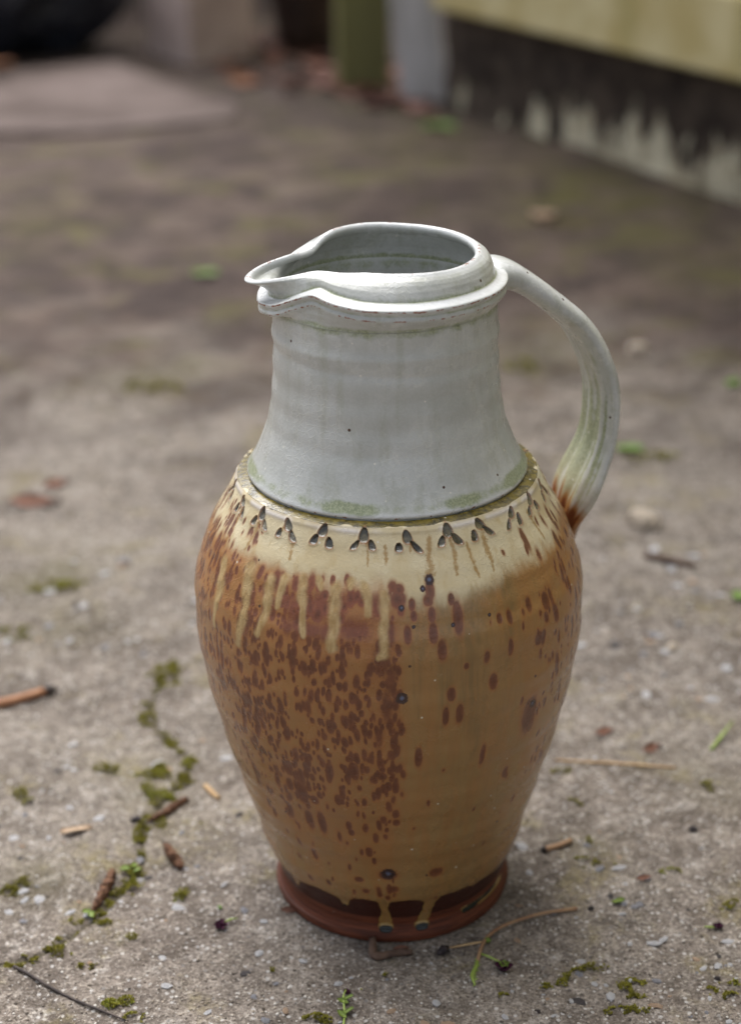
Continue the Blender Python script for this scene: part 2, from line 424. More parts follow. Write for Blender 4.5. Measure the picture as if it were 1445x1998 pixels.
class Field:
    """scalar fields over the (angle, height) grid of one part"""
    def __init__(s, z, r):
        s.z = z; s.r = r; s.shape = (len(z), len(UW)); s.ord = np.argsort(UW); s.us = UW[s.ord]
    def zero(s): return np.zeros(s.shape)
    def splat(s, F, u0, z0, a, b, p=2.0, amp=1.0, lean=0.0, lo=1.7):
        i0, i1 = np.searchsorted(s.z, [z0 - b * lo, z0 + b * lo])
        if i1 <= i0: return
        rr = float(np.interp(z0, s.z, s.r)); du = math.degrees(a * lo / rr) + abs(math.degrees(lean * b * lo / rr))
        j0, j1 = np.searchsorted(s.us, [u0 - du, u0 + du]); cols = s.ord[j0:j1]
        if not len(cols): return
        uu = np.radians(UW[cols] - u0)[None, :] * rr; zz = (s.z[i0:i1] - z0)[:, None]
        d = (np.abs((uu - lean * zz) / a) ** p + np.abs(zz / b) ** p) ** (1 / p)
        v = amp * np.clip(1 - .5 * d, 0, 1)
        F[i0:i1, cols] = np.maximum(F[i0:i1, cols], v)
    def tri(s, F, G_, u0, z0, a, b, lean):
        i0, i1 = np.searchsorted(s.z, [z0 - b * 1.9, z0 + b * 1.9])
        rr = float(np.interp(z0, s.z, s.r)); du = math.degrees(a * 2.6 / rr)
        j0, j1 = np.searchsorted(s.us, [u0 - du, u0 + du]); cols = s.ord[j0:j1]
        if i1 <= i0 or not len(cols): return
        uu = np.radians(UW[cols] - u0)[None, :] * rr; zz = (s.z[i0:i1] - z0)[:, None]
        d = ((np.abs(uu - lean * zz) / (a * np.clip(.85 - .26 * zz / b, .3, 1.3))) ** 2.5 + np.abs(zz / b) ** 2.5) ** (1 / 2.5)
        v = np.clip(1 - .5 * d, 0, 1); F[i0:i1, cols] = np.maximum(F[i0:i1, cols], v)
        g = sstep(.46, .58, v) * np.clip(.55 + .45 * zz / b, .12, 1)
        G_[i0:i1, cols] = np.maximum(G_[i0:i1, cols], g)
    def run(s, F, pts, w, amp=1.0):
        """a run of glaze along pixel points, widths in metres"""
        Q = [on_jug(*p) for p in pts]
        n = len(Q); w = np.interp(np.arange(n), np.linspace(0, n - 1, len(np.atleast_1d(w))), np.atleast_1d(w))
        for k in range(n - 1):
            m = max(2, int(abs(Q[k + 1][1] - Q[k][1]) / .0006))
            for q in range(m + 1):
                f = q / m; ww = (w[k] * (1 - f) + w[k + 1] * f) * (.75 + .5 * float(vnoise(np.array(Q[0][0] * 5.7), np.array((Q[k][1] * (1 - f) + Q[k + 1][1] * f) * 230), 6)))
                s.splat(F, Q[k][0] * (1 - f) + Q[k + 1][0] * f + .9 * float(vnoise(np.array(Q[0][0] * 3.1), np.array((Q[k][1] * (1 - f) + Q[k + 1][1] * f) * 160), 7) - .5), Q[k][1] * (1 - f) + Q[k + 1][1] * f, ww, ww, amp=amp)

UWr = UW[None, :]
# ---- belly
zb = np.unique(np.concatenate([np.arange(.0125, .232, .00062), np.arange(.232, .2503, .00036), np.linspace(.2505, .2513, 18)]))
rb = body_r(np.minimum(zb, .2513))
Fd = Field(zb, rb)
Z = zb[:, None] + 0 * UWr
arc = np.radians(UWr) * .09 + 0 * Z
zt = on_jug(700, 1140)[1]                                  # where the cream shoulder gives way to brown
tan = 1 - sstep(zt - .014, zt + .012, Z + .014 * (fbm(arc * 70, Z * 14, 41, 3) - .5) + .012 * (vnoise(UWr / 40 + 0 * Z, Z * 0, 43) - .5))
right_pale = np.exp(-((UWr - 24) / 22) ** 2)
tan = tan * (1 - .35 * right_pale * sstep(zt - .03, zt, Z))
warm = sstep(.11, .2, Z) * (.35 + .65 * fbm(arc * 60, Z * 20, 44, 3)) * (1 - .6 * right_pale)
olive0 = np.clip((.55 * right_pale + .35 * (1 - sstep(.02, .08, Z))) * (.5 + fbm(arc * 50, Z * 12, 45, 3)), 0, 1)
olive = olive0
rust = Fd.zero(); drip = Fd.zero(); ochre = Fd.zero(); blister = Fd.zero(); black = Fd.zero(); stamp = Fd.zero(); stain = Fd.zero()
def density(u, z):
    left = 1 - sstep(0, 7, u) if u > -100 else 1
    top = 1 - sstep(zt - .002, zt + .006, z)
    low = .10 + .9 * sstep(.07, .125, z)
    d = left * top * low
    if u < 3: d *= .42 + .58 * float(sstep(.3, .62, fbm(np.array(u / 14.), np.array(z * 34), 47, 2)))
    if u < -48: d = max(d * .62, .42 * (1 - sstep(zt + .008, zt + .024, z)) * low)
    if 3 <= u < 38: d = .012 * top
    if u >= 38: d = .42 * (.2 + .45 * sstep(38, 66, u)) * (1 - sstep(zt + .004, zt + .022, z)) * (.08 + .92 * sstep(.075, .13, z))
    return d
rs = random.Random(5)
for k in range(11500):
    u = rs.uniform(-180, 180); z = rs.uniform(.024, zt + .02)
    if rs.random() > density(u, z): continue
    rr = float(np.interp(z, zb, rb))
    up = sstep(.05, .16, np.array(z))
    a = rs.choice((.0009, .0012, .0015, .0018)) * rs.uniform(.85, 1.2); b = a * rs.uniform(1.4, 3.0)
    if z > zt - .022 and -50 < u < 3: a *= 1.35
    Fd.splat(rust, u, z, a, b, rs.uniform(1.8, 2.6), rs.uniform(.66, 1.0), rs.uniform(-.12, .12))
# solid rust sheet below the shoulder edge, front left
for px, py, w, h in ((625, 1185, 34, 40), (665, 1180, 26, 34), (735, 1185, 22, 36), (570, 1190, 20, 40), (600, 1230, 60, 26), (690, 1230, 60, 30), (745, 1290, 30, 50), (560, 1225, 26, 22), (480, 1225, 22, 26), (760, 1240, 18, 40), (640, 1235, 40, 26), (755, 1380, 20, 60), (738, 1440, 14, 44), (762, 1330, 18, 60)):
    u, z = on_jug(px, py)
    Fd.splat(rust, u, z, w / 3700, h / 3700 / .82, 2.6, .66)
wash = (1 - sstep(-2, 8, UWr)) * (1 - sstep(zt - .012, zt + .004, Z)) * sstep(.03, .09, Z) * (.45 + .55 * fbm(arc * 40, Z * 25, 48, 3))
plum = np.exp(-((UWr + 18) / 26) ** 2) * sstep(zt - .034, zt - .012, Z)
# single spots read off the belly
for px, py, w, h in ((838, 1150, 8, 16), (842, 1200, 7, 12), (845, 1236, 8, 16), (835, 1172, 9, 9), (893, 1205, 9, 26), (880, 1170, 6, 9), (862, 1268, 8, 17), (803, 1180, 6, 9), (807, 1203, 6, 8), (795, 1240, 7, 14), (776, 1170, 14, 14), (778, 1150, 9, 8),
                     (962, 1330, 8, 14), (910, 1300, 5, 6), (880, 1355, 8, 12), (869, 1398, 6, 18), (896, 1392, 7, 18), (1032, 1394, 14, 36), (974, 1207, 5, 8), (993, 1204, 5, 11), (1064, 1172, 7, 14), (1031, 1180, 5, 12), (816, 1478, 7, 20), (940, 1472, 5, 22), (995, 1262, 5, 14), (1083, 1197, 5, 14), (1050, 1245, 8, 12),
                     (772, 1588, 7, 10), (773, 1606, 7, 8), (745, 1515, 9, 9), (757, 1536, 8, 10), (720, 1662, 7, 12), (733, 1636, 6, 11), (700, 1716, 9, 6), (714, 1738, 7, 6), (768, 1735, 9, 8), (851, 1702, 13, 10), (690, 1505, 10, 20), (680, 1612, 6, 11), (685, 1625, 6, 8), (628, 1605, 8, 26), (604, 1600, 8, 22), (566, 1580, 6, 18), (566, 1530, 7, 14), (542, 1520, 5, 16), (590, 1545, 11, 26), (614, 1560, 8, 10), (660, 1560, 7, 12)):
    u, z = on_jug(px, py); Fd.splat(rust, u, z, w / 3700 / max(.35, math.cos(math.radians(u))), h / 3700 / .85, 2.2, 1.0)
u0, z0 = on_jug(757, 1708); Fd.splat(rust, u0, z0, .0050, .0036, 2.2, 1.0)
# olive drips running over the rust
for pts, w in ((((591, 1128), (592, 1180), (590, 1240)), (.0022, .0017, .0015)), (((655, 1128), (652, 1200), (648, 1262)), (.0028, .0021, .0024)),
               (((714, 1128), (716, 1165), (716, 1198)), (.0026, .0016, .0014)), (((752, 1128), (750, 1210), (747, 1278)), (.0024, .0018, .0020)), (((747, 1276), (736, 1284)), (.0022, .0012)),
               (((556, 1128), (545, 1160), (540, 1184)), (.0022, .0016, .0012)), (((530, 1130), (520, 1185), (503, 1236)), (.0026, .002, .0018)),
               (((490, 1110), (478, 1185), (464, 1256)), (.0032, .0024, .0018)), (((440, 1095), (428, 1150), (420, 1220)), (.0030, .0026, .0012)), (((685, 1128), (684, 1146)), (.0018, .0012)), (((626, 1128), (628, 1148)), (.002, .001)),
               ):
    Fd.run(drip, pts, np.array(w) * 1.35, .9)
for pts, w in ((((815, 1120), (814, 1200), (812, 1290), (814, 1400)), (.005, .0045, .003, .001)), (((866, 1120), (864, 1190), (868, 1300), (862, 1420)), (.005, .0045, .003, .001)), (((915, 1120), (912, 1220), (916, 1340), (922, 1480)), (.009, .008, .006, .002)), (((985, 1130), (988, 1300)), (.004, .001))):
    Fd.run(stain, pts, w, 1.0)
# ochre streaks below the stamps
for pts, w in ((((940, 1035), (952, 1080), (962, 1112)), (.0016, .0020, .0008)), (((878, 1045), (886, 1085), (892, 1120)), (.0012, .0018, .001)), (((840, 1050), (838, 1085), (836, 1125)), (.0014, .0016, .003)), (((910, 1060), (925, 1100), (932, 1125)), (.001, .0018, .0008)),
               (((802, 1055), (800, 1080)), (.0012, .0008)), (((716, 1060), (716, 1105)), (.0012, .0006)), (((552, 1030), (540, 1050)), (.0014, .0008)), (((752, 1065), (752, 1100)), (.0014, .001)), (((572, 1060), (566, 1090)), (.0014, .001)), (((505, 1020), (480, 1070)), (.0016, .0012)), (((470, 1000), (440, 1060)), (.0016, .0012)), (((1030, 1000), (1060, 1050)), (.0016, .001))):
    Fd.run(ochre, pts, w, .85)
for px, py, a in ((837, 1131, .0022), (824, 1148, .0013), (783, 1187, .0014), (784, 1363, .0028), (1039, 1373, .0021), (884, 1220, .0011), (757, 1706, .0036), (807, 1224, .0009), (955, 1200, .0009)):
    u, z = on_jug(px, py); Fd.splat(blister, u, z, a, a * 1.05, 2, 1.0)
# bare clay foot: glaze edge in scallops
ze = on_jug(690, 1752)[1]
edge = ze - .0040 + .0048 * np.abs(np.sin(np.radians(UWr * 4.1 + 18))) ** .6 + .0016 * (fbm(UWr / 9, 0 * UWr, 51, 2) - .5) * 2 - .0035 * np.abs(np.sin(np.radians(UWr * 4.6 + 20))) ** 6 + .003 * sstep(25, 60, UWr) * 0
clay = 1 - sstep(-.0012, .0012, Z - edge)
cdrip = Fd.zero()
for pts, w in ((((751, 1745), (750, 1775), (752, 1800)), (.0040, .0022, .0040)), (((845, 1745), (832, 1775), (824, 1800)), (.006, .0028, .0036)), (((668, 1745), (672, 1764)), (.004, .002)), (((575, 1715), (578, 1722)), (.004, .002))):
    Fd.run(cdrip, pts, w, 1.0)
clay = np.clip(clay - 1.6 * np.clip(cdrip - .25, 0, 1), 0, 1)
for px, py, a, b in ((672, 1766, .0013, .0008), (568, 1721, .003, .0012)):
    u, z = on_jug(px, py); Fd.splat(black, u, z, a, b, 2, 1.0)
slip = np.where(clay > .5, sstep(.0145, .0165, Z), 0) * .9
# stamped ring
su = [on_jug(*p) for p in ((562, 1003), (628, 1022), (711, 1030), (792, 1028), (865, 1023), (929, 1010), (982, 990))]
zs = float(np.mean([q[1] for q in su])); st0 = su[2][0]; step = (su[5][0] - su[0][0]) / 5
nst = round(360 / step); step = 360 / nst
print('stamp z', zs, 'step', step, 'zt', zt, 'ze', ze)
dent = Fd.zero(); STAMPS = []
for k in range(nst):
    u = (st0 + k * step + 180) % 360 - 180 + rs.uniform(-1, 1); zc = zs - .0030 + rs.uniform(-.0008, .0006); ln = rs.uniform(-.45, .45)
    rr = float(np.interp(zc, zb, rb)); dg = lambda m: math.degrees(m / rr)
    for du, dz, a, b in ((0, 0, .0028, .0029), (-.0039 + rs.uniform(-.0005, .0005), -.0044, .0020, .0022), (.0039, -.0044 + rs.uniform(-.0006, .0006), .0021, .0025)):
        Fd.tri(stamp, dent, u + dg(du), zc + dz, a * rs.uniform(.85, 1.1), b * rs.uniform(.85, 1.1), ln + rs.uniform(-.2, .2) + (-.35 if du > 0 else (.35 if du < 0 else 0)))
        STAMPS.append((u + dg(du), zc + dz, a, b))
# groove and rolled edge under the neck
ZG = on_jug(735, 1007)[1]; ZR = on_jug(735, 1014)[1]; print('groove', ZG, ZR, zs)
groove = sstep(.2501, .2505, Z + .0010 * (fbm(arc * 120, Z * 0, 61, 2) - .5)); gloss = groove * .8
ridge = np.exp(-((Z - .2485) / .0013) ** 2)
gloss = np.maximum(gloss, .8 * ridge)
disp = -.0024 * dent + .00035 * sstep(.2, .42, stamp) * (dent < .05) + .0005 * ridge
disp += .00012 * sstep(.2, .9, drip) - .0002 * sstep(.4, .8, rust) + .00012 * np.sin(Z * 2 * PI / .0105 + 3 * vnoise(UWr / 60, Z * 30, 3)) + .00035 * np.sin(Z * 2 * PI / .031)
disp += .0003 * sstep(.4, .6, clay) * -1 + .0006 * (fbm(UWr / 50, Z * 12, 77, 2) - .5)
disp *= sstep(.0125, .0155, Z) * (1 - sstep(.2505, .2507, Z))
cream = np.ones_like(Z); olive = np.clip(olive + .6 * sstep(.1, .9, stain), 0, 1)
R_ = rb[:, None] + disp
mesh_np('belly', cyl(R_, Z), grid_faces(len(zb), len(UD), True), M_GLAZE, jug,
        dict(cream=cream, tan=tan, warm=warm, olive=olive, rust=rust * (stamp < .3), wash=wash, drip=drip * (clay < .5) * sstep(.06, .4, tan), ochre=ochre, blister=blister, clay=clay, slip=slip, black=black, stamp=stamp, groove=groove, gloss=gloss, plum=plum, ridge_glint=.9 * ridge * sstep(.25, .6, fbm(UWr / 7, Z * 60, 63, 3))))  # ridge gets its broken white reflection as colour

# ---- foot
pf = np.array([(.050, .0035), (.060, .0012), (.0640, .0000), (.0650, .0006), (.0654, .0020), (.0657, .0042), (.0655, .0049), (.0648, .0056), (.0639, .0066), (.0633, .0080), (.0630, .0098), (.0630, .0114), (.0632, .0125)])
tt = np.linspace(0, len(pf) - 1, 60)
rf = np.interp(tt, np.arange(len(pf)), pf[:, 0]); zf = np.interp(tt, np.arange(len(pf)), pf[:, 1])
rf[-1] = float(spline(BZ, BR, .0125)); rf[-5:] = np.linspace(rf[-5], rf[-1], 5)
Zf = zf[:, None] + 0 * UWr; Rf = rf[:, None] + (.0002 * np.sin(Zf * 2 * PI / .0016) + .0005 * (fbm(UWr / 14, Zf * 260, 71, 3) - .5)) * sstep(.0, .004, Zf) * (1 - sstep(.0105, .0125, Zf))
Ff = Field(np.maximum.accumulate(zf + np.arange(60) * 1e-9), rf)
fblack = Ff.zero(); fdr = Ff.zero()
for px, py, a in ((752, 1806, .0042), (823, 1803, .0042)):
    u = on_jug(px, 1790)[0]
    Ff.splat(fblack, u, .0082, a * .85, .0021, 2.5, 1.0); Ff.splat(fdr, u, .0096, a * 1.05, .0036, 2.3, 1.0)
for k in range(14):
    u = 38 + k * 2.6; Ff.splat(fblack, u, .0098 + .0002 * k, .0022, .0018 + .0004 * math.sin(k), 2, 1.0); Ff.splat(fdr, u, .0112, .003, .003, 2, 1)
fclay = np.clip(1 - 1.5 * np.clip(fdr - .25, 0, 1), 0, 1)
mesh_np('foot', cyl(Rf, Zf), grid_faces(60, len(UD), True), M_GLAZE, jug, dict(cream=np.ones_like(Zf), tan=np.ones_like(Zf), clay=fclay, black=fblack, drip=sstep(.4, .6, fdr)))
jug_bottom = [(.0, .004), (.03, .0036), (.050, .0035)]

# ---- neck
zn = np.concatenate([[.2511, .2514, .2517, .2521, .2527, .2534, .2541, .2548], np.arange(.2556, .3412, .0008)])
rn = np.where(zn < .2535, np.interp(zn, [.2511, .2514, .2521, .2527, .2535], [.0700, .0709, .0716, .0719, .0719]), spline(NZ, NR, zn))
Zn = zn[:, None] + 0 * UWr; an = np.radians(UWr) * .06 + 0 * Zn
dn_ = .0002 * np.sin((Zn - .256) * 2 * PI / .0135 + 1.6 * vnoise(UWr / 70, Zn * 20, 81)) * sstep(.262, .285, Zn) * (1 - sstep(.333, .340, Zn))
dn_ += .00045 * (np.exp(-((Zn - .3265) / .0022) ** 2) - np.exp(-((Zn - .3185 + .002 * np.sin(np.radians(UWr))) / .0022) ** 2)) + .0008 * (fbm(UWr / 45, Zn * 14, 82, 2) - .5)
ngreen = np.exp(-((Zn - .2565) / .0035) ** 2) * (.35 + .75 * vnoise(UWr / 16, 0 * Zn, 83)) + np.exp(-((Zn - .3405) / .0040) ** 2) * .6  # green at the base; upper band paints the collar's shadow in olive
neck_glint = .8 * np.exp(-((Zn - .2534) / .0010) ** 2)  # highlight on the flange edge, painted white
mesh_np('neck', cyl(rn[:, None] + dn_, Zn), grid_faces(len(zn), len(UD), True), M_GLAZE, jug, dict(green=ngreen, bloom=neck_glint, iron=.6 * np.exp(-((Zn - .2524) / .0006) ** 2)))

# ---- collar and rim, pulled into a spout
DEL = (UD - 90 - SPOUT + 180 + 360) % 360 - 180
def ang(knots, width=4.0):
    k = np.array(knots, float); fine = np.arange(-360, 361, .5); af = np.abs((fine + 180) % 360 - 180)
    v = np.interp(af, k[:, 0], k[:, 1]); g = np.exp(-(np.arange(-30, 31) * .5 / width) ** 2); g /= g.sum()
    return np.interp(DEL, fine, np.convolve(v, g, 'same'))
LIP_R = ang(((0, .0682), (6, .0664), (12, .0605), (20, .0500), (28, .0445), (40, .0414), (60, .0407), (80, .0428), (100, .0448), (130, .0462), (180, .0465)), 3.0) - .0462
LIP_Z = -.0036 - .0034 * np.exp(-((DEL + 38) / 13) ** 2) + .0014 * np.exp(-((DEL - 28) / 11) ** 2) + ang(((0, -.0086), (8, -.0074), (16, -.0050), (25, -.0028), (35, -.0012), (50, .0002), (65, .0014), (90, .0013), (120, .0002), (180, 0)), 4) + .0015 * ST
COL_R = ang(((0, .0036), (14, .0018), (26, -.0020), (38, -.0052), (50, -.0022), (64, 0), (180, 0)), 3.5)
COL_Z = ang(((0, -.0072), (16, -.0048), (27, .0004), (38, .0046), (49, .0028), (68, .0010), (92, 0), (180, 0)), 3.5)
def loft(name, prof, n, attrs=None, mat=M_GLAZE, wob=0.0):
    """prof rows: r, z, collar weight, lip weight"""
    pr = np.array(prof, float); s = np.concatenate([[0], np.cumsum(np.hypot(np.diff(pr[:, 0]), np.diff(pr[:, 1])))])
    t = np.linspace(0, s[-1], n); q = np.stack([np.interp(t, s, pr[:, k]) for k in range(4)], -1)
    g = np.array([.25, .5, .25])
    for _ in range(2):
        q[1:-1] = q[:-2] * g[0] + q[1:-1] * g[1] + q[2:] * g[2]
    Rr = q[:, 0:1] + q[:, 2:3] * COL_R + q[:, 3:4] * LIP_R; Zz = q[:, 1:2] + q[:, 2:3] * COL_Z + q[:, 3:4] * LIP_Z
    Rr = Rr + wob * (fbm(UWr / 20 + 0 * Rr, Zz * 300, 91, 3) - .5)
    P = np.stack([Rr * CT, Rr * ST, Zz], -1)
    at = {k: f(t / s[-1], q[:, 1])[:, None] * np.ones_like(UWr) if True else 0 for k, f in (attrs or {}).items()}
    return mesh_np(name, P, grid_faces(n, len(UD), True), mat, jug, at)
G = lambda x, c, w: np.exp(-((x - c) / w) ** 2)
loft('collar', [(.0558, .3406, .0, 0), (.0561, .3416, .1, 0), (.0573, .3430, .4, 0), (.0591, .3448, .85, 0), (.0603, .3466, 1, 0), (.0602, .3476, 1, 0), (.0595, .3486, 1, 0), (.0595, .3496, 1, 0), (.0604, .3506, 1, 0), (.0608, .3514, 1, 0), (.0604, .3522, 1, 0),
                (.0590, .3525, 1, 0), (.0574, .3529, 1, 0), (.0558, .3535, 1, 0), (.0546, .3543, 1, 0)], 90,
     dict(iron=lambda t, z: .62 * G(z, .3468, .0006) + .8 * G(z, .3513, .0006), bloom=lambda t, z: .9 * sstep(.3518, .3528, z) * (1 - sstep(.3534, .3542, z)) + .4 * G(z, .3510, .001),  # ledge highlight painted in as white
          green=lambda t, z: .5 * G(z, .3490, .0008) + .7 * sstep(.3536, .3543, z) + .6 * G(z, .3412, .0016), gloss=lambda t, z: .45 * sstep(.3518, .3528, z)), wob=.0005)  # lowest green band continues the painted shadow under the collar
loft('rim', [(.0546, .3543, 1, 0), (.0541, .3562, .92, .05), (.0533, .3598, .72, .25), (.0521, .3632, .45, .52), (.0509, .3658, .2, .78), (.0496, .3673, .05, .94), (.0484, .3682, 0, 1), (.0473, .3691, 0, 1), (.0461, .3694, 0, 1), (.0449, .3690, 0, 1), (.0441, .3679, 0, 1), (.0439, .3666, 0, .98),
             (.0446, .3650, 0, .9), (.0462, .3628, 0, .68), (.0477, .3600, .0, .45), (.0491, .3570, .0, .26), (.0502, .3540, .0, .12), (.0508, .3510, 0, .04), (.0511, .3480, 0, 0)], 130,
     dict(iron=lambda t, z: .52 * sstep(.3684, .3693, z), green=lambda t, z: .6 * (t < .12) * (1 - t / .12) + .75 * sstep(.88, .99, t), bloom=lambda t, z: .7 * sstep(.3670, .3690, z)), wob=.0004)  # lip top whitened as a painted highlight
zi = np.concatenate([np.linspace(.348, .256, 40), np.linspace(.25, .012, 60)])
ri = np.maximum(body_r(np.clip(zi, .0, .341)) - .0052, .002); ri[0] = .0511
ri = np.append(ri, [.03, .0]); zi = np.append(zi, [.009, .009])
Zi = zi[:, None] + 0 * UWr
mesh_np('inner_wall', cyl(ri[:, None] + 0 * UWr, Zi), grid_faces(len(zi), len(UD), True), M_GLAZE, jug, dict(green=.55 * np.exp(-((Zi - .345) / .004) ** 2)))

# ---- handle
ca, sa = math.cos(math.radians(HANDLE)), math.sin(math.radians(HANDLE))
hp = np.array([(.0545, .3465), (.0605, .3475), (.0690, .3445), (.0800, .3375), (.0930, .3270), (.1050, .3158), (.1142, .3014), (.1202, .2870), (.1226, .2725), (.1214, .2540), (.1172, .2405), (.1112, .2275), (.1062, .2150), (.1036, .2030), (.1022, .1910), (.1000, .1815)])
hw = np.array([.0150, .0150, .0140, .0145, .0158, .0166, .0174, .0180, .0184, .0190, .0202, .0222, .0190, .0120, .0070, .0036])
ht = np.array([.0072, .0078, .0068, .0060, .0058, .0057, .0056, .0055, .0054, .0052, .0052, .0058, .0060, .0050, .0040, .0026])
n = len(hp); tt = np.linspace(0, n - 1, 260); k0 = np.arange(n)
hx = spline(k0, hp[:, 0], tt); hz = spline(k0, hp[:, 1], tt); w_ = spline(k0, hw, tt); t_ = spline(k0, ht, tt)
dx = np.gradient(hx, tt); dz = np.gradient(hz, tt); ln = np.hypot(dx, dz); nx, nz_ = -dz / ln, dx / ln        # normal: outwards (up at the top, right at the side)
NS = 96; a = np.arange(NS) * 2 * PI / NS
ex = 2 / 2.7
cw = np.sign(np.cos(a)) * np.abs(np.cos(a)) ** ex; cn = np.sign(np.sin(a)) * np.abs(np.sin(a)) ** (2 / 2.1)
T_ = tt[:, None] / (n - 1)
rip = .0008 * np.cos(cw * 10 + .6)[None, :] * sstep(.15, .5, T_) * (np.abs(cn) > .3)[None, :]
nn = cn[None, :] * (t_[:, None] + rip) + .00035 * (fbm(T_ * 30, a[None, :] * 2, 95, 2) - .5)
ww = cw[None, :] * w_[:, None]
HX = hx[:, None] + nn * nx[:, None]; HZ = hz[:, None] + nn * nz_[:, None]
PX = HX * ca + ww * sa; PY = HX * sa - ww * ca
lowf = sstep(.60, .78, T_ + .05 * (fbm(cw[None, :] * 3, T_ * 6, 96, 2) - .5)); str_ = fbm(cw[None, :] * 7 + 3 + 0 * T_, T_ * 3, 97, 3)
tanh = sstep(.72, .86, T_ + .16 * (str_ - .5)); rusth = .8 * sstep(.76, .83, T_ + .16 * (str_ - .5)) * sstep(.3, .55, fbm(cw[None, :] * 5 + 9, T_ * 5, 98, 2))
handle = mesh_np('handle', np.stack([PX, PY, HZ], -1), grid_faces(260, NS, True)[:, ::-1], M_GLAZE, jug,
        dict(olive=tanh * .6, green=(.28 + .5 * sstep(.3, .6, T_) * sstep(.35, .6, str_)) * (cn < .35)[None, :], cream=lowf * .25, tan=tanh, rust=rusth * .86, plum=rusth * .5, warm=tanh, iron=.06 * np.ones_like(PX), bloom=.5 * sstep(.3, .9, cn)[None, :] * (1 - sstep(.4, .7, T_)), gloss=.3 * lowf))  # outer face of the upper handle carries a painted white highlight

# ------------------------------------------------------------------ the surroundings
import bmesh
def box_mesh(name, lo, hi, mat, parent=None, bevel=0.0, seg=2):
    bm = bmesh.new()
    bmesh.ops.create_cube(bm, size=1.0)
    for v in bm.verts:
        for k in range(3): v.co[k] = lo[k] + (v.co[k] + .5) * (hi[k] - lo[k])
    if bevel: bmesh.ops.bevel(bm, geom=bm.edges[:], offset=bevel, segments=seg, affect='EDGES', profile=.6)
    me = bpy.data.meshes.new(name); bm.to_mesh(me); bm.free(); me.materials.append(mat)
    return link(name, me, parent)
def prism_mesh(name, outline, z0, z1, mat, parent=None, bevel=0.0):
    bm = bmesh.new()
    f = bm.faces.new([bm.verts.new((p[0], p[1], z0)) for p in outline])
    r = bmesh.ops.extrude_face_region(bm, geom=[f])
    for v in [g for g in r['geom'] if isinstance(g, bmesh.types.BMVert)]: v.co.z = z1
    bmesh.ops.recalc_face_normals(bm, faces=bm.faces[:])
    if bevel: bmesh.ops.bevel(bm, geom=bm.edges[:], offset=bevel, segments=2, affect='EDGES')
    me = bpy.data.meshes.new(name); bm.to_mesh(me); bm.free(); me.materials.append(mat)
    return link(name, me, parent)
def lathe_mesh(name, prof, mat, parent=None, seg=40, loc=(0, 0, 0)):
    pr = np.array(prof, float); a = np.arange(seg) * 2 * PI / seg
    V = np.stack([pr[:, :1] * np.cos(a), pr[:, :1] * np.sin(a), pr[:, 1:2] + 0 * a], -1) + np.array(loc)
    return mesh_np(name, V, grid_faces(len(pr), seg, True), mat, parent)

M_SKIRT = NT('yellowed_paint'); _t = M_SKIRT
_c = _t.mix(_t.ramp(_t.noise(9, 4, .6), .35, .65), srgb(184, 168, 116), srgb(206, 194, 150))
_c = _t.mix(_t.math('MULTIPLY', _t.ramp(_t.noise(14, 4, .6, _t.scale_co((1, 1, .3))), .52, .7), .6), _c, srgb(150, 140, 80))
_c = _t.mix(_t.math('MULTIPLY', _t.ramp(_t.noise(7, 3, .5), .60, .70), .6), _c, srgb(164, 122, 72))
M_SKIRT = _t.done(_c, .5, _t.bump(_t.noise(60, 3, .5), .001), .4)
M_CLAD = simple_mat('cream_cladding_paint', srgb(206, 198, 158), srgb(190, 182, 140), 6, .5, .0006, 40)
_t = NT('flaking_foundation')
_s = _t.n('ShaderNodeSeparateXYZ'); _t.l(_t.co, _s.inputs[0])
_base = _t.mix(_t.ramp(_t.noise(18, 5, .65), .35, .65), srgb(50, 42, 37), srgb(84, 73, 64))
_pn = _t.math('ADD', _t.noise(30, 5, .62, _t.scale_co((1, 1, .35))), _t.ramp(_s.outputs[2], .01, .13, .13, -.17))
_pn = _t.math('ADD', _pn, _t.ramp(_s.outputs[0], .05, .6, -.13, .04))
_c = _t.mix(_t.ramp(_pn, .52, .60), _base, _t.mix(_t.ramp(_t.noise(30, 3, .5), .4, .6), srgb(176, 166, 142), srgb(204, 196, 172)))
M_FOUND = _t.done(_c, .85, _t.bump(_t.ramp(_pn, .50, .60), .004, 1, _t.bump(_t.noise(60, 5, .7), .006)), .2)
M_ROOF = simple_mat('dark_roof', srgb(60, 56, 54), srgb(80, 74, 70), 8, .8, .004)

B0 = ground_at(866, 212); B1 = ground_at(1445, 402)
e_ = (B1 - B0)[:2]; e_ /= np.linalg.norm(e_); nrm = np.array([e_[1], -e_[0]])
if nrm @ (CAM[:2] - B0[:2]) < 0: nrm = -nrm
def wall_h(px, py, off):
    d = ray(px, py); p0 = B0[:2] + nrm * off; s = ((p0 - CAM[:2]) @ nrm) / (d[:2] @ nrm); return (CAM + s * d)[2], ((CAM + s * d)[:2] - B0[:2]) @ e_
OFF = .035
hA, xA = wall_h(1445, 152, OFF); hB, xB = wall_h(838, 22, OFF); hT, _x = wall_h(1445, 14, OFF)
print('house', B0, B1, 'skirt bottom', hA, xA, hB, xB, 'top', hT)
house = empty('house', (B0[0], B0[1], 0))
house.rotation_euler.z = math.atan2(e_[1], e_[0])
tag(house, 'pale yellow clad house wall on a low flaking foundation beside the yard', 'house')
SB = (hA + hB) / 2; ST = SB + .108; LX = 4.2
sgn = 1 if np.cross(np.append(e_, 0), np.append(-nrm, 0))[2] > 0 else -1     # local +y is inwards when sgn = 1
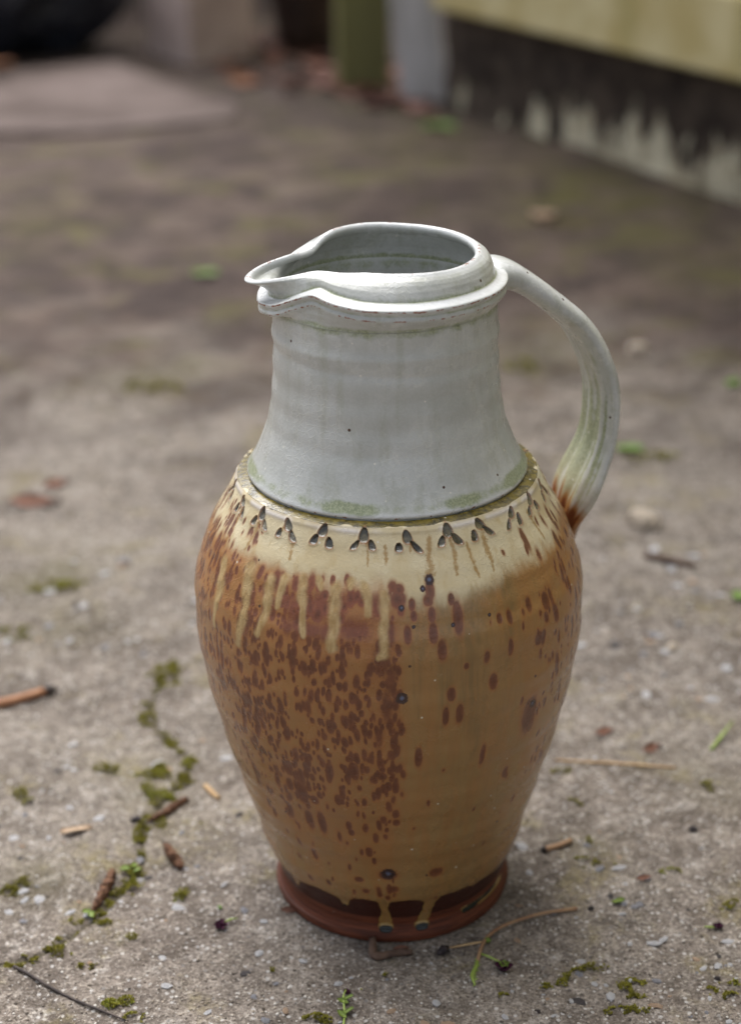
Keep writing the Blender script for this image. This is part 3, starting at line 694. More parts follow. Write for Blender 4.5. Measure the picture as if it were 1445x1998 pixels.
def hb(name, x0, x1, y0, y1, z0, z1, mat, bev=.003):
    ya, yb = sorted((sgn * y0, sgn * y1)); return box_mesh(name, (x0, ya, z0), (x1, yb, z1), mat, house, bev)
# foundation with an uneven face
fx = np.concatenate([np.linspace(0, 1.2, 170), np.linspace(1.22, LX, 40)]); fz = np.linspace(-.06, SB + .01, 40)
FX, FZ = np.meshgrid(fx, fz); FY = -.006 * (fbm(FX * 16, FZ * 22, 101, 4) - .5) * 2
box_in = hb('foundation', .0, LX, .012, 3.0, -.06, SB + .01, M_FOUND, .004)
mesh_np('render_coat', np.stack([FX, sgn * (FY + .004), FZ], -1), grid_faces(len(fz), len(fx)), M_FOUND, house)
hb('skirt_board', xB, LX, -OFF, -.006, SB, ST, M_SKIRT, .006)
hb('sill_plate', .0, LX, .0, .08, SB + .012, ST - .002, M_ROOF, .0)
for k in range(15):
    z0 = ST + .002 + k * .15
    b = hb('cladding_board', xB + .02, LX, -.014, .012, z0, z0 + .158, M_CLAD, .003)
    for v in b.data.vertices:
        if v.co.z > z0 + .1: v.co.y += sgn * .012
hb('corner_board', xB - .002, xB + .075, -OFF + .002, .06, ST + .004, 2.45, M_SKIRT, .004)
hb('wall_core', .02, LX, .028, 2.9, ST, 2.45, M_CLAD, 0)
rf_ = prism_mesh('roof', [(-.3, sgn * -.28), (LX + .2, sgn * -.28), (LX + .2, sgn * 3.1), (-.3, sgn * 3.1)], 2.46, 2.54, M_ROOF, house)
hb('gutter', -.3, LX + .2, -.36, -.285, 2.42, 2.5, M_CLAD, .01)

# leaning white board at the house corner
M_WBOARD = simple_mat('weathered_white_paint', srgb(186, 184, 184), srgb(150, 146, 142), 14, .6, .001, 60, stretch=(1, 1, .3))
_b0 = ground_at(832, 200); _bt = _b0 + np.array([-.115, .16, .95]); _w = .085
_ax = _bt - _b0; _ax /= np.linalg.norm(_ax); _sd_ = np.array([.93, -.36, 0]); _sd_ -= _ax * (_sd_ @ _ax); _sd_ /= np.linalg.norm(_sd_); _th = np.cross(_ax, _sd_)
wb = box_mesh('leaning_board', (-_w / 2, -.011, 0), (_w / 2, .011, 1.0), M_WBOARD, None, .002)
wb.matrix_world = Matrix(((_sd_[0], _th[0], _ax[0], _b0[0]), (_sd_[1], _th[1], _ax[1], _b0[1]), (_sd_[2], _th[2], _ax[2], 0.0), (0, 0, 0, 1)))
tag(wb, 'weathered white painted board leaning at the house corner', 'board')

# green post
M_GPOST = simple_mat('green_paint', srgb(120, 118, 74), srgb(102, 101, 64), 12, .55, .001, 60, stretch=(1, 1, .25))
g0 = ground_at(707, 166)
gp = empty('green_post', (g0[0], g0[1], gz(g0[0], g0[1])))
gp.rotation_euler.z = math.radians(6)
tag(gp, 'square olive green painted timber post standing in leaf litter', 'post')
box_mesh('shaft', (-.046, -.046, -.03), (.046, .046, 1.35), M_GPOST, gp, .005)
bmp = box_mesh('cap', (-.056, -.056, 1.352), (.056, .056, 1.38), M_GPOST, gp, .006)

# pinkish concrete block, dark pot, black sack, pale slab
M_BLOCK = simple_mat('pinkish_concrete', srgb(186, 168, 161), srgb(156, 139, 132), 10, .85, .004, 50)
c0 = ground_at(372, 124); c1 = ground_at(512, 106)
ang_ = math.atan2(c1[1] - c0[1], c1[0] - c0[0])
blk = box_mesh('concrete_block', (0, 0, 0), (.15, .19, .42), M_BLOCK, None, .008, 3)
blk.location = (c0[0], c0[1], gz(c0[0], c0[1]) - .004); blk.rotation_euler.z = math.radians(33)
tag(blk, 'upright pinkish grey concrete block standing next to the black sack', 'block')
M_POT = simple_mat('dark_brown_clay', srgb(58, 44, 38), srgb(42, 31, 27), 20, .55, .001, 80)
M_SOIL = simple_mat('dark_soil', srgb(48, 38, 31), srgb(72, 58, 46), 60, .95, .008, 120)
p0 = ground_at(596, 100)
pot = empty('plant_pot', (p0[0] + .0, p0[1] + .07, gz(p0[0], p0[1]) - .002))
tag(pot, 'dark brown round plant pot behind the leaf litter', 'pot')
lathe_mesh('pot_wall', [(.0, .0), (.05, .0), (.058, .004), (.064, .05), (.076, .16), (.082, .2), (.082, .2), (.094, .205), (.095, .24), (.09, .244), (.083, .24), (.078, .205), (.070, .15)], M_POT, pot)
lathe_mesh('pot_soil', [(.074, .196), (.06, .2), (.03, .206), (.0, .207)], M_SOIL, pot)
M_SACK = simple_mat('black_plastic', srgb(22, 25, 32), srgb(40, 45, 56), 12, .36, .012, 30, .5)
s0 = ground_at(60, 128)
th_ = np.linspace(0, 2 * PI, 97)[:-1]; ph_ = np.linspace(.02, PI - .02, 64)
TT, PP = np.meshgrid(th_, ph_)
dr = 1 + .22 * (fbm(np.cos(TT) * 1.6 + 5, PP * 1.5 + np.sin(TT) * 1.6, 111, 2) - .5) * 2
rdg = np.abs(fbm(np.cos(TT) * 5 + 9, np.sin(TT) * 5 + PP * 4, 112, 4) - .5) * 2
dr = dr - .16 * rdg
SX = .24 * np.sin(PP) * np.cos(TT) * dr; SY = .19 * np.sin(PP) * np.sin(TT) * dr; SZ = .17 + .19 * np.cos(PP) * dr
SZ = np.where(SZ < .02, .004 + .2 * np.maximum(SZ, -.02) * .3 + .004, SZ)
sack = empty('rubbish_sack', (s0[0] - .06, s0[1] + .2, gz(s0[0], s0[1] + .2)))
tag(sack, 'black crumpled plastic sack lying behind the pale slab', 'sack')
mesh_np('bag', np.stack([SX, SY, SZ], -1), grid_faces(64, 96, True)[:, ::-1], M_SACK, sack)
tube('tied_neck', [(.02, 0, .33), (.03, .0, .37), (.05, .01, .41), (.09, .02, .46), (.12, .0, .48)], [.05, .018, .02, .045, .06], M_SACK, sack, 18, .35, 3, 4)
M_SLAB = simple_mat('pale_slab', srgb(112, 99, 95), srgb(74, 62, 57), 5, .9, .004, 60)
outl = [ground_at(*p)[:2] for p in ((-160, 272), (120, 268), (330, 254), (468, 240), (476, 216), (400, 192), (330, 168), (215, 128), (60, 142), (-160, 160))]
so = outl[0]
_o = []
for a_, b_ in zip(outl, outl[1:] + outl[:1]):
    for f_ in np.linspace(0, 1, 9)[:-1]:
        q_ = a_ * (1 - f_) + b_ * f_; _o.append(q_ + .022 * np.array([float(vnoise(q_[0] * 14, q_[1] * 14, 151)) - .5, float(vnoise(q_[0] * 14, q_[1] * 14, 152)) - .5]))
slab = prism_mesh('paving_slab', _o, -.02, .009, M_SLAB, None, .003)
tag(slab, 'flat pale paving slab lying in front of the black sack', 'slab')

# invented fence, added as a dark backdrop to fill the gaps with shade
M_FENCE = simple_mat('dark_stained_timber', srgb(48, 38, 33), srgb(66, 53, 46), 10, .75, .002, 60, stretch=(1, 1, .08))
fence = empty('filler_fence', (0, 3.95, 0))
tag(fence, 'added dark brown timber board fence behind the pot, block and sack', 'fence')
for k in range(15):
    x = -1.45 + k * .125
    box_mesh('fence_board', (x, rnd.uniform(-.003, .003), .03), (x + .118, .02, 1.6 + rnd.uniform(-.01, .01)), M_FENCE, fence, .003)
for x in (-1.3, .2): box_mesh('fence_post', (x, .048, -.1), (x + .09, .138, 1.55), M_FENCE, fence, .004)
for z in (.3, 1.3): box_mesh('rail', (-1.45, .0215, z), (.42, .0465, z + .08), M_FENCE, fence, .003)

# ------------------------------------------------------------------ leaves, stones and small litter
def leaf_mesh(name, L, W, curl, mat, seed, thick=.0007):
    r = np.random.default_rng(seed); nL, nW = 9, 5
    V = []
    for side in (0, 1):
        for i in range(nL):
            s = i / (nL - 1); w = W * (math.sin(PI * min(1, s * .97 + .03)) ** .75) * (1 - .25 * s) + .0004
            for j in range(nW):
                q = (j / (nW - 1) - .5) * 2
                x = (s - .5) * L; y = q * w * (1 + .1 * r.standard_normal() * (side == 0) * 0)
                z = curl * L * (q * q * .5 * (w / W) + (s - .5) ** 2 * .9) + .06 * L * math.sin(5 * s + seed) * q + (thick if side == 0 else 0)
                V.append((x, y, z))
    V = np.array(V); V[:, 2] -= V[:, 2].min()
    g = grid_faces(nL, nW); F = [tuple(f) for f in g.tolist()] + [tuple(f[::-1]) for f in (g + nL * nW).tolist()]
    o = nL * nW
    ring = [i * nW for i in range(nL)] + [(nL - 1) * nW + j for j in range(1, nW)] + [i * nW + nW - 1 for i in range(nL - 2, -1, -1)] + [j for j in range(nW - 2, 0, -1)]
    for a_, b_ in zip(ring, ring[1:] + ring[:1]): F.append((a_, b_, b_ + o, a_ + o)[::-1])
    me = bpy.data.meshes.new(name); me.from_pydata([tuple(v) for v in V], [], F); me.polygons.foreach_set('use_smooth', [True] * len(me.polygons)); me.materials.append(mat); me.update()
    return me
def stone_mesh(name, seed, flat, mat):
    bm = bmesh.new(); bmesh.ops.create_icosphere(bm, subdivisions=1, radius=1.0); r = random.Random(seed)
    bmesh.ops.subdivide_edges(bm, edges=[e for e in bm.edges if r.random() < .12], cuts=1)
    bmesh.ops.triangulate(bm, faces=bm.faces[:])
    for v in bm.verts:
        v.co *= r.uniform(.72, 1.12); v.co.z *= flat; v.co.x *= 1.25
    me = bpy.data.meshes.new(name); bm.to_mesh(me); bm.free(); me.materials.append(mat)
    return me
def gpt(px, py, up=0.0):
    p = ground_at(px, py); return np.array([p[0], p[1], float(gz(p[0], p[1])) + up])
def place(name, me, px, py, rz=0.0, s=1.0, tilt=0.0, up=0.0, parent=None):
    o = link(name, me, parent); p = gpt(px, py, up); o.location = p; o.rotation_euler = (tilt, tilt * .5, rz); o.scale = (s, s, s); return o

M_LEAFB = simple_mat('dry_brown_leaf', srgb(118, 78, 62), srgb(92, 60, 50), 60, .7, .0004, 300)
M_LEAFP = simple_mat('dry_pinkish_leaf', srgb(140, 104, 94), srgb(112, 82, 74), 60, .7, .0004, 300)
M_LEAFO = simple_mat('orange_leaf', srgb(128, 84, 54), srgb(104, 66, 44), 60, .65, .0004, 300)
M_LEAFR = simple_mat('rusty_leaf', srgb(140, 102, 86), srgb(104, 72, 60), 120, .7, .0004, 400)
M_GREEN = simple_mat('fresh_leaf', srgb(126, 152, 84), srgb(104, 132, 64), 80, .5, .0003, 400)
M_LIME = simple_mat('bright_leaf', srgb(118, 136, 60), srgb(96, 114, 46), 200, .45, .0002, 600)
LM = [leaf_mesh('fallen_leaf', .055, .016, .25, M_LEAFB, 1), leaf_mesh('fallen_leaf', .045, .018, .4, M_LEAFP, 2), leaf_mesh('fallen_leaf', .065, .015, .15, M_LEAFB, 3), leaf_mesh('fallen_leaf', .05, .02, .3, M_LEAFP, 4)]
k = 0
while k < 95:
    px, py = rnd.uniform(430, 830), rnd.uniform(70, 240)
    if py > 150 + (px - 430) * .22: continue
    if 640 < px < 770 and py < 150: continue
    o = place('fallen_leaf', LM[k % 4], px, py, rnd.uniform(0, 6.28), rnd.uniform(.7, 1.25), rnd.uniform(-.35, .35), .004)
    kind_ = ('curled brown', 'small pinkish', 'long narrow brown', 'broad pinkish')[k % 4]
    where_ = 'between the pale slab and the dark pot' if px < 610 else ('around the foot of the green post' if px < 745 else 'at the foot of the leaning board')
    tag(o, kind_ + ' fallen leaf in the litter ' + where_, 'leaf', kind_ + ' leaves ' + where_); k += 1
LO = leaf_mesh('fallen_leaf', .075, .028, .3, M_LEAFO, 7)
tag(place('fallen_leaf', LO, 482, 165, .4, 1.0, .3, .006), 'orange fallen leaf by the end of the pale slab', 'leaf')
tag(place('fallen_leaf', LO, 0, 152, 1.4, 1.0, .3, .03), 'orange fallen leaf on the pale slab in front of the sack', 'leaf')
L2 = leaf_mesh('green_leaf', .034, .012, .2, M_GREEN, 9)
tag(place('green_leaf', L2, 402, 540, .5, 1.0, .15, .002), 'pale green leaf on dirt behind the jug spout', 'leaf')
tag(place('green_leaf', L2, 855, 258, .2, 1.7, .15, .002), 'large green leaf at the foot of the leaning board', 'leaf')
tag(place('green_leaf', L2, 1226, 886, .1, .75, .1, .002), 'green leaf on dirt behind the jug handle', 'leaf')
tag(place('green_leaf', L2, 1438, 1168, 1.2, .5, .2, .002), 'small green leaf far to the right of the jug belly', 'leaf')
tag(place('green_leaf', L2, 1428, 757, .8, .7, .2, .002), 'pale green leaf on brown dirt away from the handle', 'leaf')
L3 = leaf_mesh('dry_leaf', .028, .0040, .09, M_LEAFR, 12)
tag(place('dry_leaf', L3, 1177, 1436, .7, .62, .3, .001), 'rust brown curled leaf scrap above the pale straw', 'leaf')
tag(place('dry_leaf', L3, 1268, 1466, .9, .75, .45, .001), 'larger rust brown crumpled leaf scrap beside the pale straw end', 'leaf')
tag(place('dry_leaf', L3, 68, 990, .2, 1.6, .2, .001), 'reddish dry leaf on mossy dirt left of the jug', 'leaf')
tag(place('dry_leaf', L3, 110, 955, 1.0, 1.1, .2, .001), 'small reddish leaf scrap behind the reddish dry leaf', 'leaf')
tag(place('dry_leaf', L3, 1255, 1718, .5, .4, .3, .001), 'tiny brown leaf scrap on the concrete past the green leaf sliver', 'leaf')
M_FLAKE = simple_mat('pale_bark', srgb(196, 172, 146), srgb(166, 142, 118), 200, .7, .0004, 600)
LF = leaf_mesh('bark_flake', .020, .0032, .12, M_FLAKE, 15, .0012)
tag(place('bark_flake', LF, 150, 1626, .35, .95, .1, .0008), 'pale thin bark flake left of the mossy crack', 'bark')
LG = leaf_mesh('leaf_sliver', .0082, .0016, .15, M_LIME, 16, .0006)
tag(place('leaf_sliver', LG, 1205, 1762, .45, 1.0, .1, .0005), 'bright green leaf sliver on pale concrete near the dark seed', 'leaf')

# stones
def stone_mat(name, c1, c2): return simple_mat(name, c1, c2, 120, .75, .0008, 500)
MS = [stone_mat('white_flint', srgb(216, 215, 216), srgb(190, 188, 190)), stone_mat('grey_flint', srgb(160, 160, 166), srgb(132, 130, 134)), stone_mat('buff_stone', srgb(196, 168, 142), srgb(168, 142, 120)), stone_mat('dark_flint', srgb(74, 70, 72), srgb(96, 90, 88))]
SM = [[stone_mesh('stone_chip', 10 * m + q, .42, MS[m]) for q in range(4)] for m in range(4)]
count = 0
while count < 290:
    py = 1080 + (2040 - 1080) * rnd.random() ** 1.15; px = rnd.uniform(-20, 1465)
    p = ground_at(px, py)
    if math.hypot(p[0], p[1]) < .074 or fbm(np.array(p[0] * 9), np.array(p[1] * 9), 131, 2) < rnd.uniform(.3, .62): continue
    m = rnd.choices((0, 1, 2, 3), (.50, .25, .17, .08))[0]
    s = rnd.choice((.0013, .0017, .0021, .0026, .0034)) * (1 + .55 * (1600 - min(py, 1600)) / 500) * rnd.uniform(.8, 1.2)
    o = place('stone_chip', rnd.choice(SM[m]), px, py, rnd.uniform(0, 6.28), s, rnd.uniform(-.2, .2), -.0001 * 0 + s * .05, ground)
    o.scale = (s, s * rnd.uniform(.7, 1), s * rnd.uniform(.5, 1)); count += 1
M_PEB = stone_mat('cream_pebble', srgb(220, 206, 188), srgb(196, 180, 160))
PB = stone_mesh('pebble', 77, .8, M_PEB); PB2 = stone_mesh('pebble', 78, .6, MS[2])
for px, py, s, lab in ((1255, 1028, .0135, 'cream white pebble on dirt to the right of the handle base'), (1058, 436, .016, 'pinkish cream pebble on mossy dirt by the house foundation'), (1310, 1272, .0042, 'small cream pebble on gritty concrete right of the jug belly'), (1243, 690, .010, 'buff pebble on bare dirt beyond the handle')):
    o = place('pebble', PB, px, py, rnd.uniform(0, 3), s, .1, s * .45); tag(o, lab, 'pebble')
    if px == 1058: o.data = PB2
# fine grit, too much to count
bm = bmesh.new(); bmesh.ops.create_icosphere(bm, subdivisions=1, radius=1.0); iv = np.array([v.co[:] for v in bm.verts]); itf = np.array([[v.index for v in f.verts] for f in bm.faces]); bm.free()
N = 9000
gpx = rng.uniform(-60, 1500, N * 2); gpy = 1000 + 1060 * rng.random(N * 2) ** .8
GP = np.array([ground_at(a_, b_)[:2] for a_, b_ in zip(gpx, gpy)])
GP = GP[np.hypot(GP[:, 0], GP[:, 1]) > .071][:N]
gs = rng.choice([.0004, .0005, .0007, .0009], len(GP)) * rng.uniform(.7, 1.3, len(GP))
GV = (iv[None] * rng.uniform(.6, 1.2, (len(GP), len(iv), 1)) * gs[:, None, None]) * np.array([1, 1, .6])
GV += np.stack([GP[:, 0], GP[:, 1], gz(GP[:, 0], GP[:, 1]) + gs * .2], -1)[:, None, :]
GF = (itf[None] + (np.arange(len(GP)) * len(iv))[:, None, None]).reshape(-1, 3)
_t = NT('grit_stone'); _g = _t.attr('tone')
_c = _t.mix(_t.ramp(_g, .0, .5), srgb(86, 78, 70), srgb(160, 148, 134)); _c = _t.mix(_t.ramp(_g, .6, .95), _c, srgb(212, 206, 198))
M_GRIT = _t.done(_c, .8, None, .3)
grit = mesh_np('grit', GV, GF, M_GRIT, None, {'tone': np.repeat(rng.random(len(GP)), len(iv))}, False)
tag(grit, 'fine loose sand and grit scattered over the concrete', 'grit', None, 'stuff')

# moss
patches = [(1230, 1930, 26, 22), (1112, 1905, 14, 10), (1098, 1916, 12, 8), (1128, 1896, 14, 7), (1160, 1887, 26, 6), (1205, 1970, 26, 7), (1246, 1970, 18, 9), (1385, 1936, 14, 8), (1425, 1946, 18, 9), (1062, 1924, 14, 5), (256, 1703, 24, 20), (262, 1728, 22, 12), (272, 1640, 12, 26), (285, 1605, 16, 12), (315, 1600, 12, 20), (300, 1512, 34, 12), (312, 1500, 18, 12), (372, 1500, 16, 26), (362, 1528, 12, 16), (285, 1405, 26, 16), (268, 1385, 14, 14), (320, 1322, 32, 22), (345, 1300, 20, 20), (318, 1560, 34, 16), (290, 1540, 14, 20),
           (110, 1858, 30, 10), (70, 1856, 20, 6), (205, 1800, 16, 8), (150, 1795, 14, 8), (190, 1784, 10, 6), (220, 1962, 20, 9), (262, 1990, 22, 12), (395, 1600, 10, 12), (245, 1956, 14, 8), (350, 1745, 18, 18), (255, 1830, 12, 6), (1140, 1682, 30, 9), (1190, 1690, 10, 6), (1435, 1770, 26, 12), (1110, 1572, 24, 12), (1150, 1640, 10, 8), (760, 1908, 18, 6), (712, 1935, 12, 5), (1420, 1920, 20, 6), (40, 1550, 20, 10), (60, 1720, 26, 12), (20, 1735, 20, 10), (170, 1885, 20, 6), (1380, 1540, 30, 10), (1090, 1500, 20, 8), (1310, 1700, 20, 6), (620, 1990, 30, 8), (980, 1945, 10, 4), (520, 1895, 14, 5), (420, 1650, 10, 7), (60, 1570, 20, 8), (210, 1500, 30, 10), (1270, 900, 60, 12), (1100, 440, 60, 12), (40, 1240, 50, 14), (110, 1150, 60, 14), (300, 760, 70, 16), (1020, 720, 40, 20)]
MP = []; MZ = []; MSZ = []
for k_ in range(len(CRACK) - 1):
    for f_ in np.linspace(0, 1, 7)[:-1]:
        q_ = CRACK[k_] * (1 - f_) + CRACK[k_ + 1] * f_; d_ = np.array([q_[0], q_[1], 0]) - CAM; zz_ = d_ @ _f
        if rnd.random() < .75: patches.append((PW / 2 + FPX * (d_ @ _r2) / zz_ + rnd.uniform(-8, 8), PH / 2 - FPX * (d_ @ _u2) / zz_ + rnd.uniform(-5, 5), rnd.uniform(7, 16), rnd.uniform(5, 10)))
for px, py, rx, ry in patches:
    n_ = int(8 + rx * ry * (.62 if py > 1200 else .3))
    a_ = rng.uniform(0, 2 * PI, n_); q = np.sqrt(rng.random(n_)) * (1 + .35 * (vnoise(a_ * 1.6 + px, a_ * 0 + py, 141) - .5) * 2)
    c_ = ground_at(px, py); ex_ = ground_at(px + rx, py) - c_; ey_ = ground_at(px, py - ry) - c_
    x = c_[0] + q * np.cos(a_) * ex_[0] + q * np.sin(a_) * ey_[0]; y = c_[1] + q * np.cos(a_) * ex_[1] + q * np.sin(a_) * ey_[1]
    keep = fbm(x * 160, y * 160, 143, 2) > .45
    big = np.linalg.norm(ex_)
    MP.append(np.stack([x, y], -1)[keep]); MZ.append((np.clip(1 - q * q, 0, 1) * min(.0028, big * .35) * (.4 + fbm(x * 220, y * 220, 144, 2)))[keep]); MSZ.append(np.full(keep.sum(), 1.0 if py > 1200 else 1.8))
MP = np.concatenate(MP); MZ = np.concatenate(MZ); MSZ = np.concatenate(MSZ); n_ = len(MP)
okm = np.hypot(MP[:, 0], MP[:, 1]) > .069; MP, MZ, MSZ = MP[okm], MZ[okm], MSZ[okm]; n_ = len(MP)
base = np.stack([MP[:, 0], MP[:, 1], gz(MP[:, 0], MP[:, 1]) + MZ], -1)
LV = []; LFc = []
for q in range(5):
    a_ = rng.uniform(0, 2 * PI, n_); el = rng.uniform(.25, 1.35, n_); Lh = rng.uniform(.0007, .0016, n_) * MSZ; wd = Lh * .28
    d_ = np.stack([np.cos(a_) * np.cos(el), np.sin(a_) * np.cos(el), np.sin(el)], -1); s_ = np.stack([-np.sin(a_), np.cos(a_), 0 * a_], -1)
    v0 = base - np.array([0, 0, .0002]); v1 = base + d_ * (Lh * .5)[:, None] + s_ * wd[:, None]; v2 = base + d_ * (Lh * .5)[:, None] - s_ * wd[:, None]; v3 = base + d_ * Lh[:, None]
    LV.append(np.stack([v0, v1, v3, v2], 1)); 
LV = np.stack(LV, 1).reshape(-1, 3); LFc = np.arange(len(LV)).reshape(-1, 4)
_t = NT('moss_green'); _g = _t.attr('tone')
_c = _t.mix(_t.ramp(_g, 0, .6), srgb(104, 98, 38), srgb(136, 130, 52)); _c = _t.mix(_t.ramp(_g, .72, 1), _c, srgb(150, 158, 66))
M_MOSS = _t.done(_c, .7, None, .2)
tone = np.clip(fbm(MP[:, 0] * 60, MP[:, 1] * 60, 145, 2) * .7 + rng.random(n_) * .4, 0, 1)
moss = mesh_np('moss', LV, LFc, M_MOSS, None, {'tone': np.repeat(tone, 20)}, False)
tag(moss, 'olive green moss in small cushions along the crack and over the concrete', 'moss', None, 'stuff')

# twigs and stalks
M_BLACKT = simple_mat('black_stem', srgb(52, 44, 42), srgb(74, 64, 60), 150, .6, .0003, 500)
M_TWIG = simple_mat('grey_brown_twig', srgb(112, 90, 76), srgb(80, 62, 54), 150, .75, .0006, 500)
M_ORANGE = simple_mat('orange_wood', srgb(178, 132, 100), srgb(152, 108, 80), 120, .6, .0004, 500)
M_STRAW = simple_mat('dry_straw', srgb(196, 166, 124), srgb(168, 136, 98), 120, .6, .0003, 500)
M_STALK = simple_mat('dry_stalk', srgb(166, 134, 102), srgb(140, 104, 80), 90, .6, .0003, 500)
M_GSTEM = simple_mat('green_stem', srgb(138, 158, 70), srgb(160, 180, 100), 120, .5, .0003, 500)
M_PURPLE = simple_mat('purple_petal', srgb(84, 34, 62), srgb(58, 24, 44), 300, .55, .0003, 900)
M_DARK = simple_mat('dark_seed', srgb(44, 38, 42), srgb(66, 58, 58), 300, .6, .0006, 900)
M_CATK = simple_mat('brown_catkin', srgb(128, 94, 70), srgb(84, 58, 46), 500, .8, .0008, 900)
def path(pts, up): return [gpt(x, y, (up if np.isscalar(up) else up[k_])) for k_, (x, y) in enumerate(pts)]
o = tube('stem', path([(28, 1888), (60, 1907), (110, 1934), (165, 1963), (205, 1978), (245, 1996)], .0012), [.0010, .0008, .0008, .0007, .0006, .0004], M_BLACKT, None, 8, .1, 1, 4)
tag(o, 'thin blackish bare stem lying by itself on the concrete', 'stem')
st_ = empty('stick', gpt(40, 1370)); o = tube('shaft', np.array(path([(-40, 1390), (20, 1376), (88, 1358)], .003)) - np.array(st_.location), [.0032, .0032, .003], M_ORANGE, st_, 10, .06, 2, 4)
tube('dark_tip', np.array(path([(87, 1358), (100, 1355), (114, 1354)], .003)) - np.array(st_.location), [.0029, .0026, .001], M_BLACKT, st_, 10, .1, 3, 3)
tag(st_, 'orange brown stick with a dark tip left of the jug', 'stick')
def catkin(pts, r, lab, seed, tip=None):
    root = empty('catkin', gpt(*pts[0])); L0 = np.array(root.location)
    P = np.array(path(pts, r * .8)) - L0; t0 = np.arange(len(P)); t1 = np.linspace(0, len(P) - 1, 44)
    P = np.stack([spline(t0, P[:, q], t1) if len(P) > 2 else np.interp(t1, t0, P[:, q]) for q in range(3)], -1)
    s = t1 / t1[-1]; rad = r * (np.sin(PI * (.08 + .88 * s)) ** .5) * (.84 + .3 * (np.arange(44) % 2)) * (1 - .25 * s)
    tube('spike', P + .0003 * np.random.default_rng(seed).standard_normal(P.shape), rad, M_CATK, root, 16, .5, seed)
    e = P[-1] - P[-2]; e /= np.linalg.norm(e)
    tube('stalk', [P[-1], P[-1] + e * r * .9, P[-1] + e * r * 1.8 + np.array([0, 0, .0003])], [r * .3, r * .25, r * .12], M_BLACKT, root, 7)
    tag(root, lab, 'catkin', None); return root
catkin([(222, 1706), (206, 1742), (180, 1782)], .0030, 'brown withered catkin below the bright moss cushion', 1)
catkin([(355, 1696), (338, 1675), (322, 1650)], .0030, 'dark brown catkin between the mossy crack and the jug foot', 2)
catkin([(366, 1560), (330, 1585), (288, 1610)], .0024, 'long thin brown catkin lying across the mossy crack', 3)
o = tube('twig', path([(256, 1606), (266, 1603), (276, 1606)], .0018), [.0010, .0022, .0009], M_DARK, None, 9, .3, 4, 4); tag(o, 'dark lumpy bud end beside the long thin catkin', 'bud')
o = tube('stick', path([(401, 1538), (413, 1549), (427, 1560)], .0015), [.0016, .0018, .0014], M_STRAW, None, 9, .15, 5, 4); tag(o, 'short pale stub of stick left of the jug belly', 'stick')
tw = empty('twig', gpt(1085, 1652)); o = tube('bark', np.array(path([(1060, 1661), (1085, 1652), (1114, 1642)], .0017)) - np.array(tw.location), [.0018, .0016, .0014], M_STALK, tw, 9, .1, 6, 4)
tube('burnt_end', np.array(path([(1056, 1662.5), (1060, 1661), (1063, 1660)], .0018)) - np.array(tw.location), [.0014, .0021, .0019], M_BLACKT, tw, 9, .2, 7, 2)
tag(tw, 'short tan twig with a black end right of the jug', 'twig')
o = tube('straw', path([(1082, 1484), (1180, 1494), (1250, 1499), (1318, 1504)], .0012), [.0006, .0009, .0009, .0006], M_STRAW, None, 7, .05, 8, 4); tag(o, 'long thin pale straw lying right of the jug', 'straw')
o = tube('twig', path([(1255, 1098), (1300, 1104), (1352, 1114)], .003), [.002, .0028, .002], M_TWIG, None, 9, .2, 9, 4); tag(o, 'grey brown twig on dirt beyond the cream pebble', 'twig')
o = tube('grass_blade', path([(1385, 1470), (1405, 1448), (1428, 1424)], (.001, .003, .006)), [.0010, .0011, .0003], M_GSTEM, None, 7, .05, 19, 4); tag(o, 'thin green grass blade past the crumpled leaf scrap', 'grass')
o = tube('twig', path([(727, 1843), (728, 1866), (736, 1872), (765, 1866), (790, 1862), (803, 1864)], (.0040, .0024, .0022, .002, .002, .002)), [.0020, .0022, .0021, .0018, .0022, .0012], M_TWIG, None, 10, .25, 10, 4); tag(o, 'knobbly bent grey twig touching the front of the jug foot', 'twig')
tag(place('dry_leaf', L3, 783, 1853, .3, .35, .3, .001), 'tiny brown leaf scrap behind the knobbly bent twig', 'leaf')
tag(place('dry_leaf', L3, 566, 1778, .3, .42, .5, .001), 'tiny pinkish leaf scrap tucked against the jug foot', 'leaf')
def lump(name, px, py, s, mat, lab, cat, seed, flat=.7):
    me = stone_mesh(name, seed, flat, mat); o = place(name, me, px, py, seed, s, .2, s * flat * .6); tag(o, lab, cat); return o
lump('seed', 1152, 1775, .0017, M_DARK, 'round dark seed beside the bright green leaf sliver', 'seed', 31)
lump('soil_crumb', 1352, 1621, .0027, M_DARK, 'blackish crumb on pale concrete up from the seed', 'crumb', 32)
lump('soil_crumb', 1050, 1972, .0013, M_DARK, 'tiny black crumb on rough concrete below the sprig flower', 'crumb', 33)
lump('soil_crumb', 1398, 1912, .0017, M_DARK, 'dark crumb near the two outer moss cushions', 'crumb', 34)
lump('soil_crumb', 1286, 1462, .0018, M_DARK, 'dark crumb under the crumpled leaf scrap', 'crumb', 35)
lump('bird_dropping', 1228, 1921, .0012, MS[0], 'white speck lying on the round moss cushion', 'speck', 36).location.z += .0022
lump('soil_crumb', 429, 1772, .0016, M_GREEN, 'small green bud left of the jug foot', 'bud', 37)
